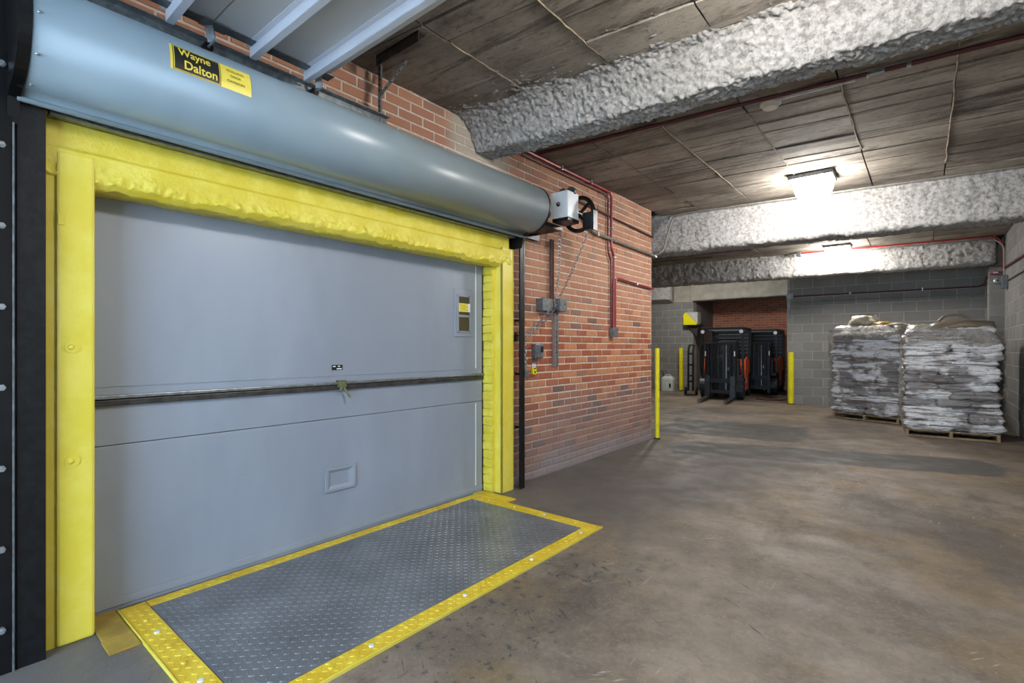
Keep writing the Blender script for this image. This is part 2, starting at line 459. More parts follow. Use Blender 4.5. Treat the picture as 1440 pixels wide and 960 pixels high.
ceiling_cells(7.3, 11.6, -4.5, XR, 0.9, -3.2, (0.3, 0.5))
# pale mortar ridges in the joints running away from the camera
for k, (x, ya, yb) in enumerate([(0.67, 2.2, 3.05), (1.33, 2.0, 2.9), (3.15, 3.7, 6.9), (1.86, 4.4, 6.3), (1.215, 4.2, 6.3), (2.505, 4.3, 5.9)]):
    pts = [(x + random.uniform(-.006, .006) + 0.0, ya + (yb - ya) * t / 14, ZC - 0.002) for t in range(15)]
    obj('mortar_ridge', MB().tube(pts, 0.007, 5), 'joint_filler', ceiling)

def masonry(name_wall, name_piece, back, mat_back, mat_piece, surf, L, H, joint, proud, u0, u1, z0, z1, limit, holes=(), keep=None, first=0.0, parent=None):
    """surf(u, z, d) -> world point, d = distance out of the backing face"""
    wall = parent or back
    cand = []
    nrow = int((z1 - z0) / H) + 1
    for j in range(nrow):
        za = z0 + j * H; zb = min(za + H, z1)
        if zb - za < 0.02: continue
        u = u0 - (L / 2 if j % 2 else 0) + first
        while u > u0: u -= L
        while u < u1:
            a, b = max(u, u0), min(u + L, u1); u += L
            if b - a < 0.03: continue
            segs = [(a, b)]
            for (ha, hb, hz0, hz1) in holes:
                if zb - 0.01 > hz0 and za + 0.01 < hz1:
                    ns = []
                    for (sa, sb) in segs:
                        if sb <= ha or sa >= hb: ns.append((sa, sb)); continue
                        if sa < ha - 0.03: ns.append((sa, ha))
                        if sb > hb + 0.03: ns.append((hb, sb))
                    segs = ns
            for (sa, sb) in segs:
                mid = surf((sa + sb) / 2, (za + zb) / 2, proud); pr = proj(*mid)
                vis = pr is not None and -60 < pr[0] < 1500 and -60 < pr[1] < 1020 and (keep is None or keep((sa + sb) / 2, (za + zb) / 2))
                score = ((sb - sa) / pr[2] ** 2) if vis else 0
                cand.append((score, sa + joint / 2, sb - joint / 2, za + joint / 2, zb - joint / 2))
    cand.sort(reverse=True)
    cache = {}
    rest = MB()
    def piece(w, h, e=0.004):
        A = [(-w / 2, -h / 2), (w / 2, -h / 2), (w / 2, h / 2), (-w / 2, h / 2)]
        B = [(-w / 2 + e, -h / 2 + e), (w / 2 - e, -h / 2 + e), (w / 2 - e, h / 2 - e), (-w / 2 + e, h / 2 - e)]
        return [(a, b, 0) for a, b in A] + [(a, b, proud - 0.002) for a, b in A] + [(a, b, proud) for a, b in B]
    FS = [(0, 1, 5, 4), (1, 2, 6, 5), (2, 3, 7, 6), (3, 0, 4, 7), (4, 5, 9, 8), (5, 6, 10, 9), (6, 7, 11, 10), (7, 4, 8, 11), (8, 9, 10, 11)]
    o0 = Vector(surf(0, 0, 0)); ex = Vector(surf(1, 0, 0)) - o0; ez = Vector(surf(0, 1, 0)) - o0; ed = Vector(surf(0, 0, 1)) - o0
    for k, (sc, sa, sb, za, zb) in enumerate(cand):
        w, h = sb - sa, zb - za; cu, cz = (sa + sb) / 2, (za + zb) / 2
        if sc > 0 and k < limit:
            key = (round(w, 3), round(h, 3))
            if key not in cache:
                mb = MB(); mb.add([ex * a + ez * b + ed * d for a, b, d in piece(w, h)], FS)
                cache[key] = mb.mesh(name_piece, mat_piece, fix=False)
            o = link(name_piece, cache[key], wall)
            o.location = Vector(surf(cu, cz, random.uniform(-0.002, 0.002)))
        else:
            jit = random.uniform(-0.002, 0.002)
            rest.add([Vector(surf(cu, cz, jit)) + ex * a + ez * b + ed * d for a, b, d in piece(w, h)], FS)
    if rest.v:
        r_ = obj(name_piece, rest, mat_piece, wall, fix=False); r_['kind'] = 'stuff'

# left wall with the lift opening (y .56 - 3.36, z 0 - 2.05)
mb = MB()
mb.box(-0.35, -0.008, -1.7, 0.498, 0, ZC + 0.02).box(-0.35, -0.008, 3.402, 6.742, 0, ZC + 0.02).box(-0.35, -0.008, 0.498, 3.402, 2.16, ZC + 0.02)
wall_left = obj('wall_left', mb, 'mortar', kind='structure')
masonry('wall_left', 'brick', wall_left, 'mortar', 'brick', lambda u, z, d: (-0.006 + d, u, z), 0.232, 0.0748, 0.0145, 0.004, 0.0, 6.75, 0, ZC + 0.02, 300,
        holes=[(0.5, 3.4, 0, 2.1)], keep=lambda u, z: (u > 3.5 and (z < 2.3 or u > 3.75 or z > 2.8)) or (z > 2.8 and u > 0.6))
# end face of the brick wall at the corner and the shaft wall behind it
wall_shaft = obj('wall_shaft', MB().box(-5, -0.35, 6.4, 6.742, 0, ZC + 0.02), 'mortar', kind='structure')
# dark lift interior behind the door
obj('wall_lift', MB().box(-0.6, -0.36, 0.3, 3.7, 0, 2.4), 'slab_dark', kind='structure')

# right wall of grey block
wall_right = obj('wall_right', MB().box(XR + 0.005, XR + 0.3, -1.7, YB + 0.3, 0, ZC + 0.02), 'block_mortar', kind='structure')
masonry('wall_right', 'concrete_block', wall_right, None, 'block', lambda u, z, d: (XR + 0.005 - d, u, z), 0.406, 0.203, 0.014, 0.005, 3.0, YB, 0, ZC + 0.02, 230,
        keep=lambda u, z: u > 6.5)
wall_back = obj('wall_back', MB().box(0.52, XR + 0.3, YB + 0.005, YB + 0.3, 0, ZC + 0.02), 'block_mortar', kind='structure')
masonry('wall_back', 'concrete_block', wall_back, None, 'block', lambda u, z, d: (u, YB + 0.005 - d, z), 0.406, 0.203, 0.014, 0.005, 0.52, XR, 0, ZC + 0.02, 300, first=-0.1)
wall_far = obj('wall_far_left', MB().box(-5, -2.38, YA + 0.005, YA + 0.3, 0, ZC + 0.02), 'block_mortar', kind='structure')
masonry('wall_far_left', 'concrete_block', wall_far, None, 'block', lambda u, z, d: (u, YA + 0.005 - d, z), 0.406, 0.203, 0.014, 0.005, -4.6, -2.38, 0, 2.66, 300, first=-0.15)
obj('wall_far_side', MB().box(-5, -4.6, 6.7, 15.3, 0, ZC + 0.02), 'block', kind='structure')
obj('wall_alcove_left', MB().box(-2.6, -2.38, YA + 0.3, 17.2, 0, ZC + 0.02), 'block', kind='structure')
obj('wall_alcove_right', MB().box(0.52, 0.75, YB + 0.3, 17.2, 0, ZC + 0.02), 'block', kind='structure')
obj('wall_alcove_back', MB().box(-2.38, 0.52, 16.9, 17.2, 0, ZC + 0.02), 'alcove_brick', kind='structure')
# street-side wall behind the camera with the open dock doorway
mb = MB(); mb.box(-0.35, 0.30, -1.95, -1.7, 0, ZC + 0.2).box(3.75, XR + 0.3, -1.95, -1.7, 0, ZC + 0.2).box(0.30, 3.75, -1.95, -1.7, 2.95, ZC + 0.2)
obj('wall_front', mb, 'block', kind='structure')
# pilaster
pil = obj('wall_pilaster', MB().box(3.865, XR + 0.005, 12.12, 12.55, 0, 2.70), 'block_mortar', kind='structure')
for j in range(14):
    z0 = j * 0.203 + 0.005; z1 = min(z0 + 0.193, 2.70)
    if z1 - z0 > 0.03: obj('concrete_block', MB().box(3.857, XR, 12.112, 12.5, z0, z1), 'block', pil)

# headers over the alcove
def sprayed(name, p0, p1, prof, label, mat='spray', du=0.02, dv=0.02, amp=0.022, seed=0.0, flare=None):
    """prof: list of (s, z), s measured along the beam's front-to-back direction; extruded p0->p1"""
    p0 = Vector((p0[0], p0[1], 0)); p1 = Vector((p1[0], p1[1], 0)); L = (p1 - p0).length
    d = (p1 - p0) / L; nrm = Vector((-d.y, d.x, 0))     # nrm points to +y (back)
    pts = []
    for (a, b) in zip(prof[:-1], prof[1:]):
        A, B = Vector(a), Vector(b); n = max(1, int((B - A).length / dv))
        for k in range(n): pts.append(A.lerp(B, k / n))
    pts.append(Vector(prof[-1]))
    # soften the profile
    for _ in range(2):
        pts = [pts[0]] + [(pts[i - 1] + pts[i] * 2 + pts[i + 1]) / 4 for i in range(1, len(pts) - 1)] + [pts[-1]]
    nor = []
    for i in range(len(pts)):
        t = (pts[min(i + 1, len(pts) - 1)] - pts[max(i - 1, 0)]).normalized(); nor.append(Vector((t.y, -t.x)))
    # outward = away from centroid
    cen = sum(pts, Vector((0, 0))) / len(pts)
    if sum((pts[i] - cen).dot(nor[i]) for i in range(len(pts))) < 0: nor = [-q for q in nor]
    nu = int(L / du); mb = MB(); nv = len(pts) - 1
    vs = []
    for i in range(nu + 1):
        for j in range(nv + 1):
            base = p0 + d * (L * i / nu) + nrm * pts[j].x; q = Vector((base.x, base.y, pts[j].y))
            w = q + Vector((seed, seed * 1.7, seed * 0.3))
            h = noise.noise(w * 2.2) * 0.7 + noise.noise(w * 8) * 0.45 + noise.noise(w * 21) * 0.55 + noise.noise(w * 46) * 0.85
            k = amp * (h - 0.1)
            q += (nrm * nor[j].x + Vector((0, 0, nor[j].y))) * k
            vs.append(q)
    fs = [(i * (nv + 1) + j, (i + 1) * (nv + 1) + j, (i + 1) * (nv + 1) + j + 1, i * (nv + 1) + j + 1) for i in range(nu) for j in range(nv)]
    fs += [tuple(j for j in range(nv, -1, -1)), tuple(nu * (nv + 1) + j for j in range(nv + 1))]
    mb.add(vs, fs)
    return obj(name, mb, mat, label=label, smooth='all', kind='structure')
zt = ZC + 0.03
sprayed('beam_1', (-0.0, 3.16), (XR + 0.1, 3.53), [(-1.15, zt + .012), (-0.85, zt - 0.004), (-0.45, zt - 0.022), (-0.26, zt - 0.03), (-0.17, zt - 0.06), (-0.09, 3.10), (-0.02, 2.965), (0.18, 2.955), (0.21, zt)],
        'thick white sprayed ceiling beam nearest the rolling door', du=0.0095, dv=0.0105, amp=0.02)
sprayed('beam_2', (-1.0, 6.97), (XR + 0.1, 7.58), [(-0.02, zt), (0.0, 3.12), (0.0, 2.70), (0.05, 2.67), (0.33, 2.67), (0.35, 2.72), (0.35, zt)],
        'white sprayed ceiling beam behind the first ceiling lamp', seed=5.0)
sprayed('beam_3', (-4.6, 11.13), (XR - 0.12, 11.94), [(0.0, zt), (0.0, 2.78), (0.04, 2.74), (0.30, 2.74), (0.32, 2.80), (0.32, zt)],
        'white sprayed ceiling beam behind the second ceiling lamp', du=0.024, dv=0.024, amp=0.026, seed=11.0)
sprayed('beam_4', (-4.6, 14.62), (-2.95, 14.62), [(0.0, zt), (0.0, 2.74), (0.45, 2.64), (0.45, zt)], 'white sprayed stub beam above the far grey block wall', du=0.03, dv=0.03, seed=3.0)
sprayed('beam_5', (-2.45, 15.0), (0.53, 15.0), [(0.0, zt), (0.0, 2.68), (0.28, 2.66), (0.28, zt)], 'pale concrete header over the forklift alcove', 'painted_pier', du=0.03, dv=0.03, amp=0.012, seed=8.0)
obj('wall_pier', MB().box(-2.96, -2.38, 15.02, 15.36, 2.655, ZC + 0.02), 'painted_pier', kind='structure')

# ================================================================== LIFT DOOR
XD = -0.11
door = thing('door_1', 'grey two-leaf freight lift door inside the yellow surround', None, (XD, 1.95, 0), kind='structure')
Y0, Y1 = 0.50, 3.335
W = dict(parent=door, world=True)
def dobj(name, mb, mat, par=None, **kw): return obj(name, mb, mat, par or door, world=True, **kw)
up = dobj('upper_leaf', MB().box(XD - 0.05, XD, Y0, Y1, 1.062, 2.15), 'door', bevel=0.004)
lo = dobj('lower_leaf', MB().box(XD - 0.05, XD, Y0, Y1, 0.0, 0.815), 'door', bevel=0.003)
dobj('lower_leaf_top_strip', MB().box(XD - 0.05, XD, Y0, Y1, 0.8185, 1.018), 'door', bevel=0.003)
dobj('kick_strip', MB().box(XD, XD + 0.006, Y0, Y1, 0.02, 0.062), 'door', lo, bevel=0.002)
dobj('astragal', MB().box(XD - 0.06, XD + 0.022, Y0, Y1, 1.012, 1.042), 'bar_steel', bevel=0.004)
dobj('edge_strip', MB().box(XD - 0.06, XD + 0.026, Y0, Y1, 1.047, 1.064), 'galvanised', up, bevel=0.003)
dobj('gap_seal', MB().box(XD - 0.09, XD - 0.055, Y0, Y1, 0.9, 1.2), 'black_steel')
# raised flat edging of the leaves
dobj('edge_fold', MB().box(XD, XD + 0.004, 3.245, 3.256, 1.11, 2.02), 'white_rib', up)
dobj('edge_fold', MB().box(XD, XD + 0.004, 0.6, 3.25, 1.105, 1.113), 'door', up)
dobj('edge_fold', MB().box(XD, XD + 0.004, 3.245, 3.256, 0.07, 0.8), 'white_rib', lo)
# vision panel
vp = dobj('vision_frame', MB().box(XD, XD + 0.008, 2.985, 3.205, 1.39, 1.80), 'door', up, bevel=0.003)
win = MB()
fr = dobj('window_frame', MB().box(XD + 0.008, XD + 0.014, 3.02, 3.17, 1.425, 1.44).box(XD + 0.008, XD + 0.014, 3.02, 3.17, 1.56, 1.578).box(XD + 0.008, XD + 0.014, 3.02, 3.17, 1.735, 1.75)
     .box(XD + 0.008, XD + 0.014, 3.01, 3.03, 1.425, 1.75).box(XD + 0.008, XD + 0.014, 3.16, 3.18, 1.425, 1.75), 'door', up)
dobj('pane', MB().box(XD + 0.0085, XD + 0.010, 3.03, 3.16, 1.44, 1.56), 'pane', up)
dobj('pane', MB().box(XD + 0.0085, XD + 0.010, 3.03, 3.16, 1.578, 1.735), 'pane', up)
dobj('yellow_sticker', MB().box(XD + 0.014, XD + 0.016, 3.03, 3.14, 1.605, 1.678), 'label_yellow', up, label='yellow notice sticker on the window')
dobj('white_sticker', MB().box(XD + 0.014, XD + 0.016, 3.14, 3.165, 1.605, 1.678), 'white_plate', up)
for k in range(4): dobj('printed_line', MB().box(XD + 0.016, XD + 0.0165, 3.04, 3.13 - 0.02 * (k % 2), 1.618 + k * 0.014, 1.621 + k * 0.014), 'lettering_dark', up)
# maker plate
dobj('maker_plate', MB().box(XD, XD + 0.003, 1.845, 1.925, 1.145, 1.180), 'label_black', up, label='small black maker plate')
dobj('plate_mark', MB().box(XD + 0.003, XD + 0.004, 1.88, 1.918, 1.149, 1.157).box(XD + 0.003, XD + 0.004, 1.852, 1.872, 1.166, 1.173).box(XD + 0.003, XD + 0.004, 1.89, 1.905, 1.166, 1.174), 'white_plate', up)
# latch
la = dobj('latch', MB().box(XD, XD + 0.04, 1.875, 1.935, 1.028, 1.075).bar((XD + 0.03, 1.915, 1.03), (XD + 0.05, 1.955, 0.955), 0.018, 0.014).bar((XD + 0.03, 1.90, 1.03), (XD + 0.04, 1.885, 1.0), 0.02, 0.012), 'olive_paint', bevel=0.003, label='olive painted latch lever')
# recessed pull in the lower leaf
a0, a1, b0, b1 = 1.815, 2.005, 0.345, 0.47
mb = MB()
for q in [(a0 - .02, a1 + .02, b1, b1 + .018), (a0 - .02, a1 + .02, b0 - .018, b0), (a0 - .02, a0, b0, b1), (a1, a1 + .02, b0, b1)]: mb.box(XD, XD + 0.012, *q)
dobj('pull_frame', mb, 'door', lo, bevel=0.002)
mb = MB(); x0, x1 = XD + 0.001, XD + 0.011
mb.add([(x1, a0, b0), (x1, a1, b0), (x1, a1, b1), (x1, a0, b1), (x0, a0 + .02, b0 + .02), (x0, a1 - .035, b0 + .02), (x0, a1 - .035, b1 - .02), (x0, a0 + .02, b1 - .02)],
       [(0, 1, 5, 4), (1, 2, 6, 5), (2, 3, 7, 6), (3, 0, 4, 7), (4, 5, 6, 7)])
dobj('pull_cup', mb, 'door', lo, label='recessed pull cup')
for (y, z) in [(2.52, 0.62), (2.53, 0.33), (1.3, 0.55), (2.2, 0.18)]: dobj('rivet', MB().sphere((XD, y, z), 0.006, 0.5), 'door', lo, smooth=True)

# ------------------------------------------------------------------ yellow surround
gl = thing('corner_guard', 'yellow painted steel post left of the grey lift door', 'post', (0, 0.49, 0), group='yellow door posts')
def wobj(name, mb, mat, par, **kw): return obj(name, mb, mat, par, world=True, **kw)
wobj('front_plate', MB().box(0.0, 0.09, 0.425, 0.557, 0.0, 2.155), 'yellow', gl, bevel=0.012)
wobj('side_plate', MB().box(-0.105, 0.01, 0.50, 0.557, 0.0, 2.02), 'yellow', gl)
wobj('back_strip', MB().box(0.0, 0.074, 0.335, 0.43, 0.0, 2.28), 'yellow', gl)
for z, in [(1.30,), (0.80,)]:
    wobj('cover_cap', MB().cyl((0.09, 0.478, z), (0.094, 0.478, z), 0.026, n=20).sphere((0.094, 0.472, z), 0.012, 0.6), 'yellow', gl, smooth=True)
for z in (1.86,): wobj('weld_tab', MB().box(0.088, 0.094, 0.43, 0.452, z - 0.03, z + 0.02), 'yellow', gl, bevel=0.002)
for z in (1.64, 0.86, 1.06): wobj('bolt', MB().sphere((0.014, 0.405, z), 0.008), 'yellow', gl, smooth=True)
gr = thing('corner_guard', 'yellow painted steel post right of the grey lift door', 'post', (0, 3.46, 0), group='yellow door posts')
wobj('front_plate', MB().box(0.0, 0.082, 3.385, 3.40, 0.0, 2.19).box(0.066, 0.082, 3.385, 3.552, 0.0, 2.19), 'yellow', gr, bevel=0.004)
wobj('side_flange', MB().box(-0.02, 0.066, 3.54, 3.552, 0.0, 2.19), 'yellow', gr)
wobj('back_plate', MB().box(-0.1, 0.0, 3.372, 3.40, 0.0, 2.06), 'yellow', gr)
wobj('jamb_face', MB().box(-0.10, -0.002, 3.352, 3.374, 0.0, 2.03), 'yellow_rough', gr)
for j in range(27):
    e = random.uniform(-0.006, 0.006)
    wobj('painted_brick', MB().box(-0.108, 0.0, 3.343 + e, 3.375, 0.006 + j * 0.0748, 0.072 + j * 0.0748), 'yellow_rough', gr, bevel=0.004)
for z, s in [(1.86, 0.035), (0.86, 0.03)]: wobj('hinge_tab', MB().box(0.045, 0.07, 3.552, 3.572, z - s, z + s), 'yellow', gr, bevel=0.004)
for z in (0.52, 0.15): wobj('bolt', MB().cyl((0.06, 3.552, z), (0.06, 3.572, z), 0.010, n=8), 'bar_steel', gr)
for z in (0.86, 0.62, 0.16): wobj('cover_cap', MB().box(0.082, 0.086, 3.405, 3.435, z - 0.03, z + 0.03), 'yellow', gr, bevel=0.002)
# lintel
prof = [(-0.12, 2.03), (0.05, 2.02), (0.085, 2.05), (0.085, 2.165), (0.07, 2.175), (0.07, 2.335), (0.0, 2.345)]
pts = []
for a, b in zip(prof[:-1], prof[1:]):
    A, B = Vector(a), Vector(b); n = max(1, int((B - A).length / 0.007))
    for k in range(n): pts.append(A.lerp(B, k / n))
pts.append(Vector(prof[-1]))
nu = 520; mb = MB(); vs_ = []
for i in range(nu + 1):
    y = 0.345 + (3.50 - 0.345) * i / nu
    for j, q in enumerate(pts):
        w = Vector((q.x, y, q.y))
        edge = max(0.0, 1 - abs(q.y - 2.05) / 0.075) * (1 if q.x > -0.02 else 0.35)
        h = noise.noise(w * 5) * 0.014 + noise.noise(w * 14) * 0.013 + noise.noise(w * 30) * 0.016 + noise.noise(w * 60) * 0.008
        big = noise.noise(Vector((3, y * 1.3, 0))) * 0.012
        vs_.append((q.x + edge * h * 1.0 + noise.noise(w * 20) * 0.0012, y, q.y + edge * (h * 0.8 + big) + noise.noise(w * 9) * 0.001))
nv = len(pts) - 1
mb.add(vs_, [(i * (nv + 1) + j, (i + 1) * (nv + 1) + j, (i + 1) * (nv + 1) + j + 1, i * (nv + 1) + j + 1) for i in range(nu) for j in range(nv)] + [tuple(range(nv, -1, -1)), tuple(nu * (nv + 1) + j for j in range(nv + 1))])
obj('door_lintel', mb, 'yellow_rough', smooth='all', label='rough yellow painted lintel above the grey lift door', cat='lintel')

# ------------------------------------------------------------------ rolling door: hood, guides, operator
HC = (0.265, 2.525); HR = 0.20; HY0, HY1 = 0.305, 3.575
rd = thing('rolling_door', 'grey rolling fire door hood with black guides over the yellow lintel', 'rolling door', (0.1, 1.95, 0))
def on_hood(y, ang, d=0.0):
    return (HC[0] + (HR + d) * math.cos(ang), y, HC[1] + (HR + d) * math.sin(ang))
pr_ = [(0.165, 2.300), (0.178, 2.318)]
for k in range(41):
    a = R(-104) + (R(90) - R(-104)) * k / 40; pr_.append((HC[0] + HR * math.cos(a), HC[1] + HR * math.sin(a)))
pr_ += [(0.10, HC[1] + HR), (0.005, HC[1] + HR)]
mb = MB()
n = len(pr_)
mb.add([(x, HY0, z) for x, z in pr_] + [(x, HY1, z) for x, z in pr_], [(i, i + 1, n + i + 1, n + i) for i in range(n - 1)])
hood = wobj('hood', mb, 'hood', rd, smooth='all', fix=False)
sm = hood.modifiers.new('thick', 'SOLIDIFY'); sm.thickness = 0.004; sm.offset = 0
wobj('hood_lip', MB().tube([(0.167, HY0 - 0.01, 2.302), (0.167, HY1 + 0.04, 2.302)], 0.0125, 10), 'hood', rd, smooth=True)
for a in (2, -40, -84):
    wobj('screw', MB().sphere(on_hood(HY0 + 0.018, R(a), 0.001), 0.0065), 'galv_bright', rd, smooth=True)
wobj('bottom_bar', MB().box(0.075, 0.13, 0.40, 3.52, 2.285, 2.293).box(0.075, 0.081, 0.40, 3.52, 2.285, 2.36).box(0.10, 0.106, 0.40, 3.52, 2.30, 2.34), 'galvanised', rd)
wobj('curtain', MB().box(0.09, 0.10, 0.38, 3.55, 2.33, 2.6), 'dull_zinc', rd)
def end_plate(y0, y1):
    poly = [(0.0, 2.20), (0.15, 2.20), (0.17, 2.30)]
    for k in range(21):
        a = R(-100) + R(190) * k / 20; poly.append((HC[0] + (HR + 0.006) * math.cos(a), HC[1] + (HR + 0.006) * math.sin(a)))
    poly += [(0.0, HC[1] + HR + 0.006)]
    return MB().prism(poly, y0, y1)
wobj('end_bracket', end_plate(0.268, 0.304), 'black_gloss', rd)
wobj('end_bracket', end_plate(HY1 + 0.001, HY1 + 0.016), 'black_steel', rd)
# guides
g = wobj('guide', MB().box(0.004, 0.15, 0.298, 0.306, 0.0, 2.29).box(0.142, 0.15, 0.306, 0.384, 0.0, 2.29).box(0.004, 0.012, 0.25, 0.30, 0.0, 2.74), 'black_steel', rd, label='black left guide')
wobj('guide_angle', MB().box(0.10, 0.155, 0.12, 0.282, 0.0, 2.73), 'black_gloss', rd, label='black left mounting angle')
wobj('guide_edge', MB().box(0.155, 0.162, 0.283, 0.289, 0.0, 2.2), 'dull_zinc', rd)
for k in range(9):
    z = 0.18 + k * 0.32
    wobj('guide_bolt', MB().cyl((0.155, 0.252, z), (0.172, 0.252, z), 0.013, n=6).cyl((0.172, 0.252, z), (0.186, 0.252, z), 0.007, n=8), 'galv_bright', rd)
wobj('guide', MB().box(0.064, 0.125, 3.652, 3.66, 0.0, 2.29).box(0.117, 0.125, 3.595, 3.652, 0.0, 2.29).box(0.064, 0.072, 3.66, 3.70, 0.0, 2.29), 'black_steel', rd, label='black right guide')
wobj('guide_edge', MB().box(0.125, 0.128, 3.645, 3.66, 1.9, 2.27), 'dull_zinc', rd)
for k in range(3): wobj('guide_bolt', MB().cyl((0.0, 3.68, 0.55 + k * 0.5), (0.085, 3.68, 0.55 + k * 0.5), 0.012, n=6), 'black_steel', rd)
# label on the hood
def hood_patch(y0, y1, a0, a1, d):
    return MB().grid(lambda u, v: on_hood(y0 + (y1 - y0) * u, R(a0 + (a1 - a0) * v), d), 4, 10)
LY0, LY1, LYM, A0, A1 = 0.738, 1.075, 0.936, -5.5, 28.5
def lab(name, mb, mat, **kw): return wobj(name, mb, mat, rd, fix=False, **kw)
lab('label_plate', hood_patch(LY0, LY1, A0, A1, 0.0030), 'label_yellow', label='yellow and black maker label reading Wayne Dalton')
lab('label_border', hood_patch(LY0 + 0.010, LYM + 0.004, A0 + 0.6, A1 - 0.6, 0.0034), 'label_black')
lab('label_border', hood_patch(LY0 + 0.013, LYM + 0.001, A0 + 1.3, A1 - 1.3, 0.0038), 'label_yellow')
lab('label_field', hood_patch(LY0 + 0.016, LYM - 0.002, A0 + 2.0, A1 - 2.0, 0.0042), 'label_black')
def hood_text(body, cy, ca, width, height, mat, offset, squash=1.0):
    me = text_mesh(body, 0.05, offset)
    bm = bmesh.new(); bm.from_mesh(me); bmesh.ops.triangulate(bm, faces=bm.faces)
    xs = [v.co.x for v in bm.verts]; ys = [v.co.y for v in bm.verts]
    sx = width / (max(xs) - min(xs)); sy = height / (max(ys) - min(ys)); mx = (max(xs) + min(xs)) / 2; my = (max(ys) + min(ys)) / 2
    for v in bm.verts:
        y = cy + (v.co.x - mx) * sx; a = R(ca) + (v.co.y - my) * sy / HR
        v.co = on_hood(y, a, 0.0066)
    bm.to_mesh(me); bm.free(); me.materials.append(M[mat])
    me.transform(Matrix.Translation(-rd.location)); link('lettering', me, rd)
hood_text('Wayne', 0.833, 18.5, 0.128, 0.046, 'label_yellow', 0.0009)
hood_text('Dalton', 0.857, 4.5, 0.132, 0.038, 'label_yellow', 0.0009)
hood_text('ROLLING', 1.005, 20.5, 0.076, 0.0115, 'lettering_dark', 0.0003)
hood_text('DOOR', 1.005, 13.0, 0.046, 0.0115, 'lettering_dark', 0.0003)
hood_text('DIVISION', 1.005, 5.5, 0.076, 0.0115, 'lettering_dark', 0.0003)

# operator box and chain wheel
op = thing('chain_hoist_operator', 'light grey gearbox with black spoked chain wheel at the hood end', 'door operator', (0.2, 3.9, 2.2))
wobj('gearbox', MB().box(0.315, 0.505, 3.80, 3.985, 2.475, 2.715), 'operator_box', op, bevel=0.006)
wobj('keyhole', MB().cyl((0.405, 3.80, 2.60), (0.405, 3.796, 2.60), 0.020, n=16), 'black_steel', op)
wobj('key_cap', MB().cyl((0.411, 3.797, 2.603), (0.411, 3.790, 2.603), 0.010, n=12), 'galv_bright', op)
wobj('gearbox_base', MB().box(0.33, 0.50, 3.81, 4.0, 2.445, 2.475), 'black_steel', op, bevel=0.004)
wobj('mount_arm', MB().box(0.02, 0.33, 3.60, 3.98, 2.40, 2.44).box(0.005, 0.03, 3.6, 4.02, 2.35, 2.75), 'black_steel', op)
wobj('drive_shaft', MB().cyl((0.265, 3.59, 2.55), (0.265, 3.84, 2.55), 0.035, n=14), 'black_steel', op, smooth=True)
for x in (0.38, 0.47): wobj('sprocket', MB().cyl((x, 3.90, 2.73), (x, 3.93, 2.73), 0.045, n=18), 'bar_steel', op, smooth=True)
WC = Vector((0.445, 4.09, 2.56))
wh = wobj('chain_wheel', MB().torus(WC, (0, 1, 0), 0.155, 0.021, 32, 8), 'black_gloss', op, smooth=True)
wobj('hub', MB().cyl(WC - Vector((0, 0.07, 0)), WC + Vector((0, 0.03, 0)), 0.032, n=14), 'black_steel', op, smooth=True)
for k in range(4):
    a = R(40 + 90 * k); wobj('spoke', MB().bar(WC, WC + Vector((math.cos(a) * 0.15, 0, math.sin(a) * 0.15)), 0.020, 0.024), 'black_gloss', op)
wobj('chain_guide', MB().add([(0.50, 4.06, 2.56), (0.61, 4.06, 2.56), (0.60, 4.06, 2.40), (0.50, 4.06, 2.40), (0.50, 4.13, 2.56), (0.61, 4.13, 2.56), (0.60, 4.13, 2.40), (0.50, 4.13, 2.40)],
     [(0, 1, 2, 3), (4, 5, 6, 7), (0, 1, 5, 4), (1, 2, 6, 5), (2, 3, 7, 6), (3, 0, 4, 7)]), 'black_steel', op, bevel=0.004)
wobj('guide_plate', MB().box(0.608, 0.618, 4.06, 4.135, 2.39, 2.57), 'black_steel', op)
def chain(pts, link_len=0.034, r=0.0035):
    mb = MB(); pts = [Vector(q) for q in pts]; k = 0; carry = 0.0
    for a, b in zip(pts[:-1], pts[1:]):
        d = b - a; L = d.length; d.normalize(); s_ = carry
        u = Vector((0, 0, 1)) if abs(d.z) < 0.9 else Vector((1, 0, 0)); e1 = d.cross(u).normalized(); e2 = d.cross(e1)
        while s_ < L:
            ax = e1 if k % 2 else e2; sd = ax.cross(d)
            c0 = a + d * s_; ring = []
            for i in range(10):
                t = 2 * math.pi * i / 10; ring.append(c0 + d * (math.cos(t) * 0.021) + sd * (math.sin(t) * 0.012))
            vs, fs = [], []
            for i in range(10):
                dn = (ring[i] - c0).normalized()
                for j in range(4):
                    q = math.pi / 2 * j; vs.append(ring[i] + dn * (r * math.cos(q)) + ax * (r * math.sin(q)))
            for i in range(10):
                for j in range(4): fs.append((i * 4 + j, ((i + 1) % 10) * 4 + j, ((i + 1) % 10) * 4 + (j + 1) % 4, i * 4 + (j + 1) % 4))
            mb.add(vs, fs); s_ += link_len; k += 1
        carry = s_ - L
    return mb
KEEP = (0.075, 3.69, 1.40)
obj('hand_chain', chain([(0.225, 4.09, 2.42), (0.215, 4.09, 2.05), (0.17, 4.08, 1.72), (0.12, 3.92, 1.56), KEEP, (0.075, 3.705, 1.20), (0.08, 3.72, 1.10)]), 'galvanised', label='galvanised hand chain hanging straight down beside the brown pipe', cat='chain', group='hand chains')
obj('hand_chain', chain([(0.56, 4.095, 2.42), (0.34, 4.12, 2.02), (0.20, 4.10, 1.76), (0.15, 4.03, 1.60), (0.10, 3.86, 1.47), (0.085, 3.71, 1.37), (0.09, 3.735, 1.12)]), 'galvanised', label='galvanised hand chain running slantwise from the black chain wheel', cat='chain', group='hand chains')
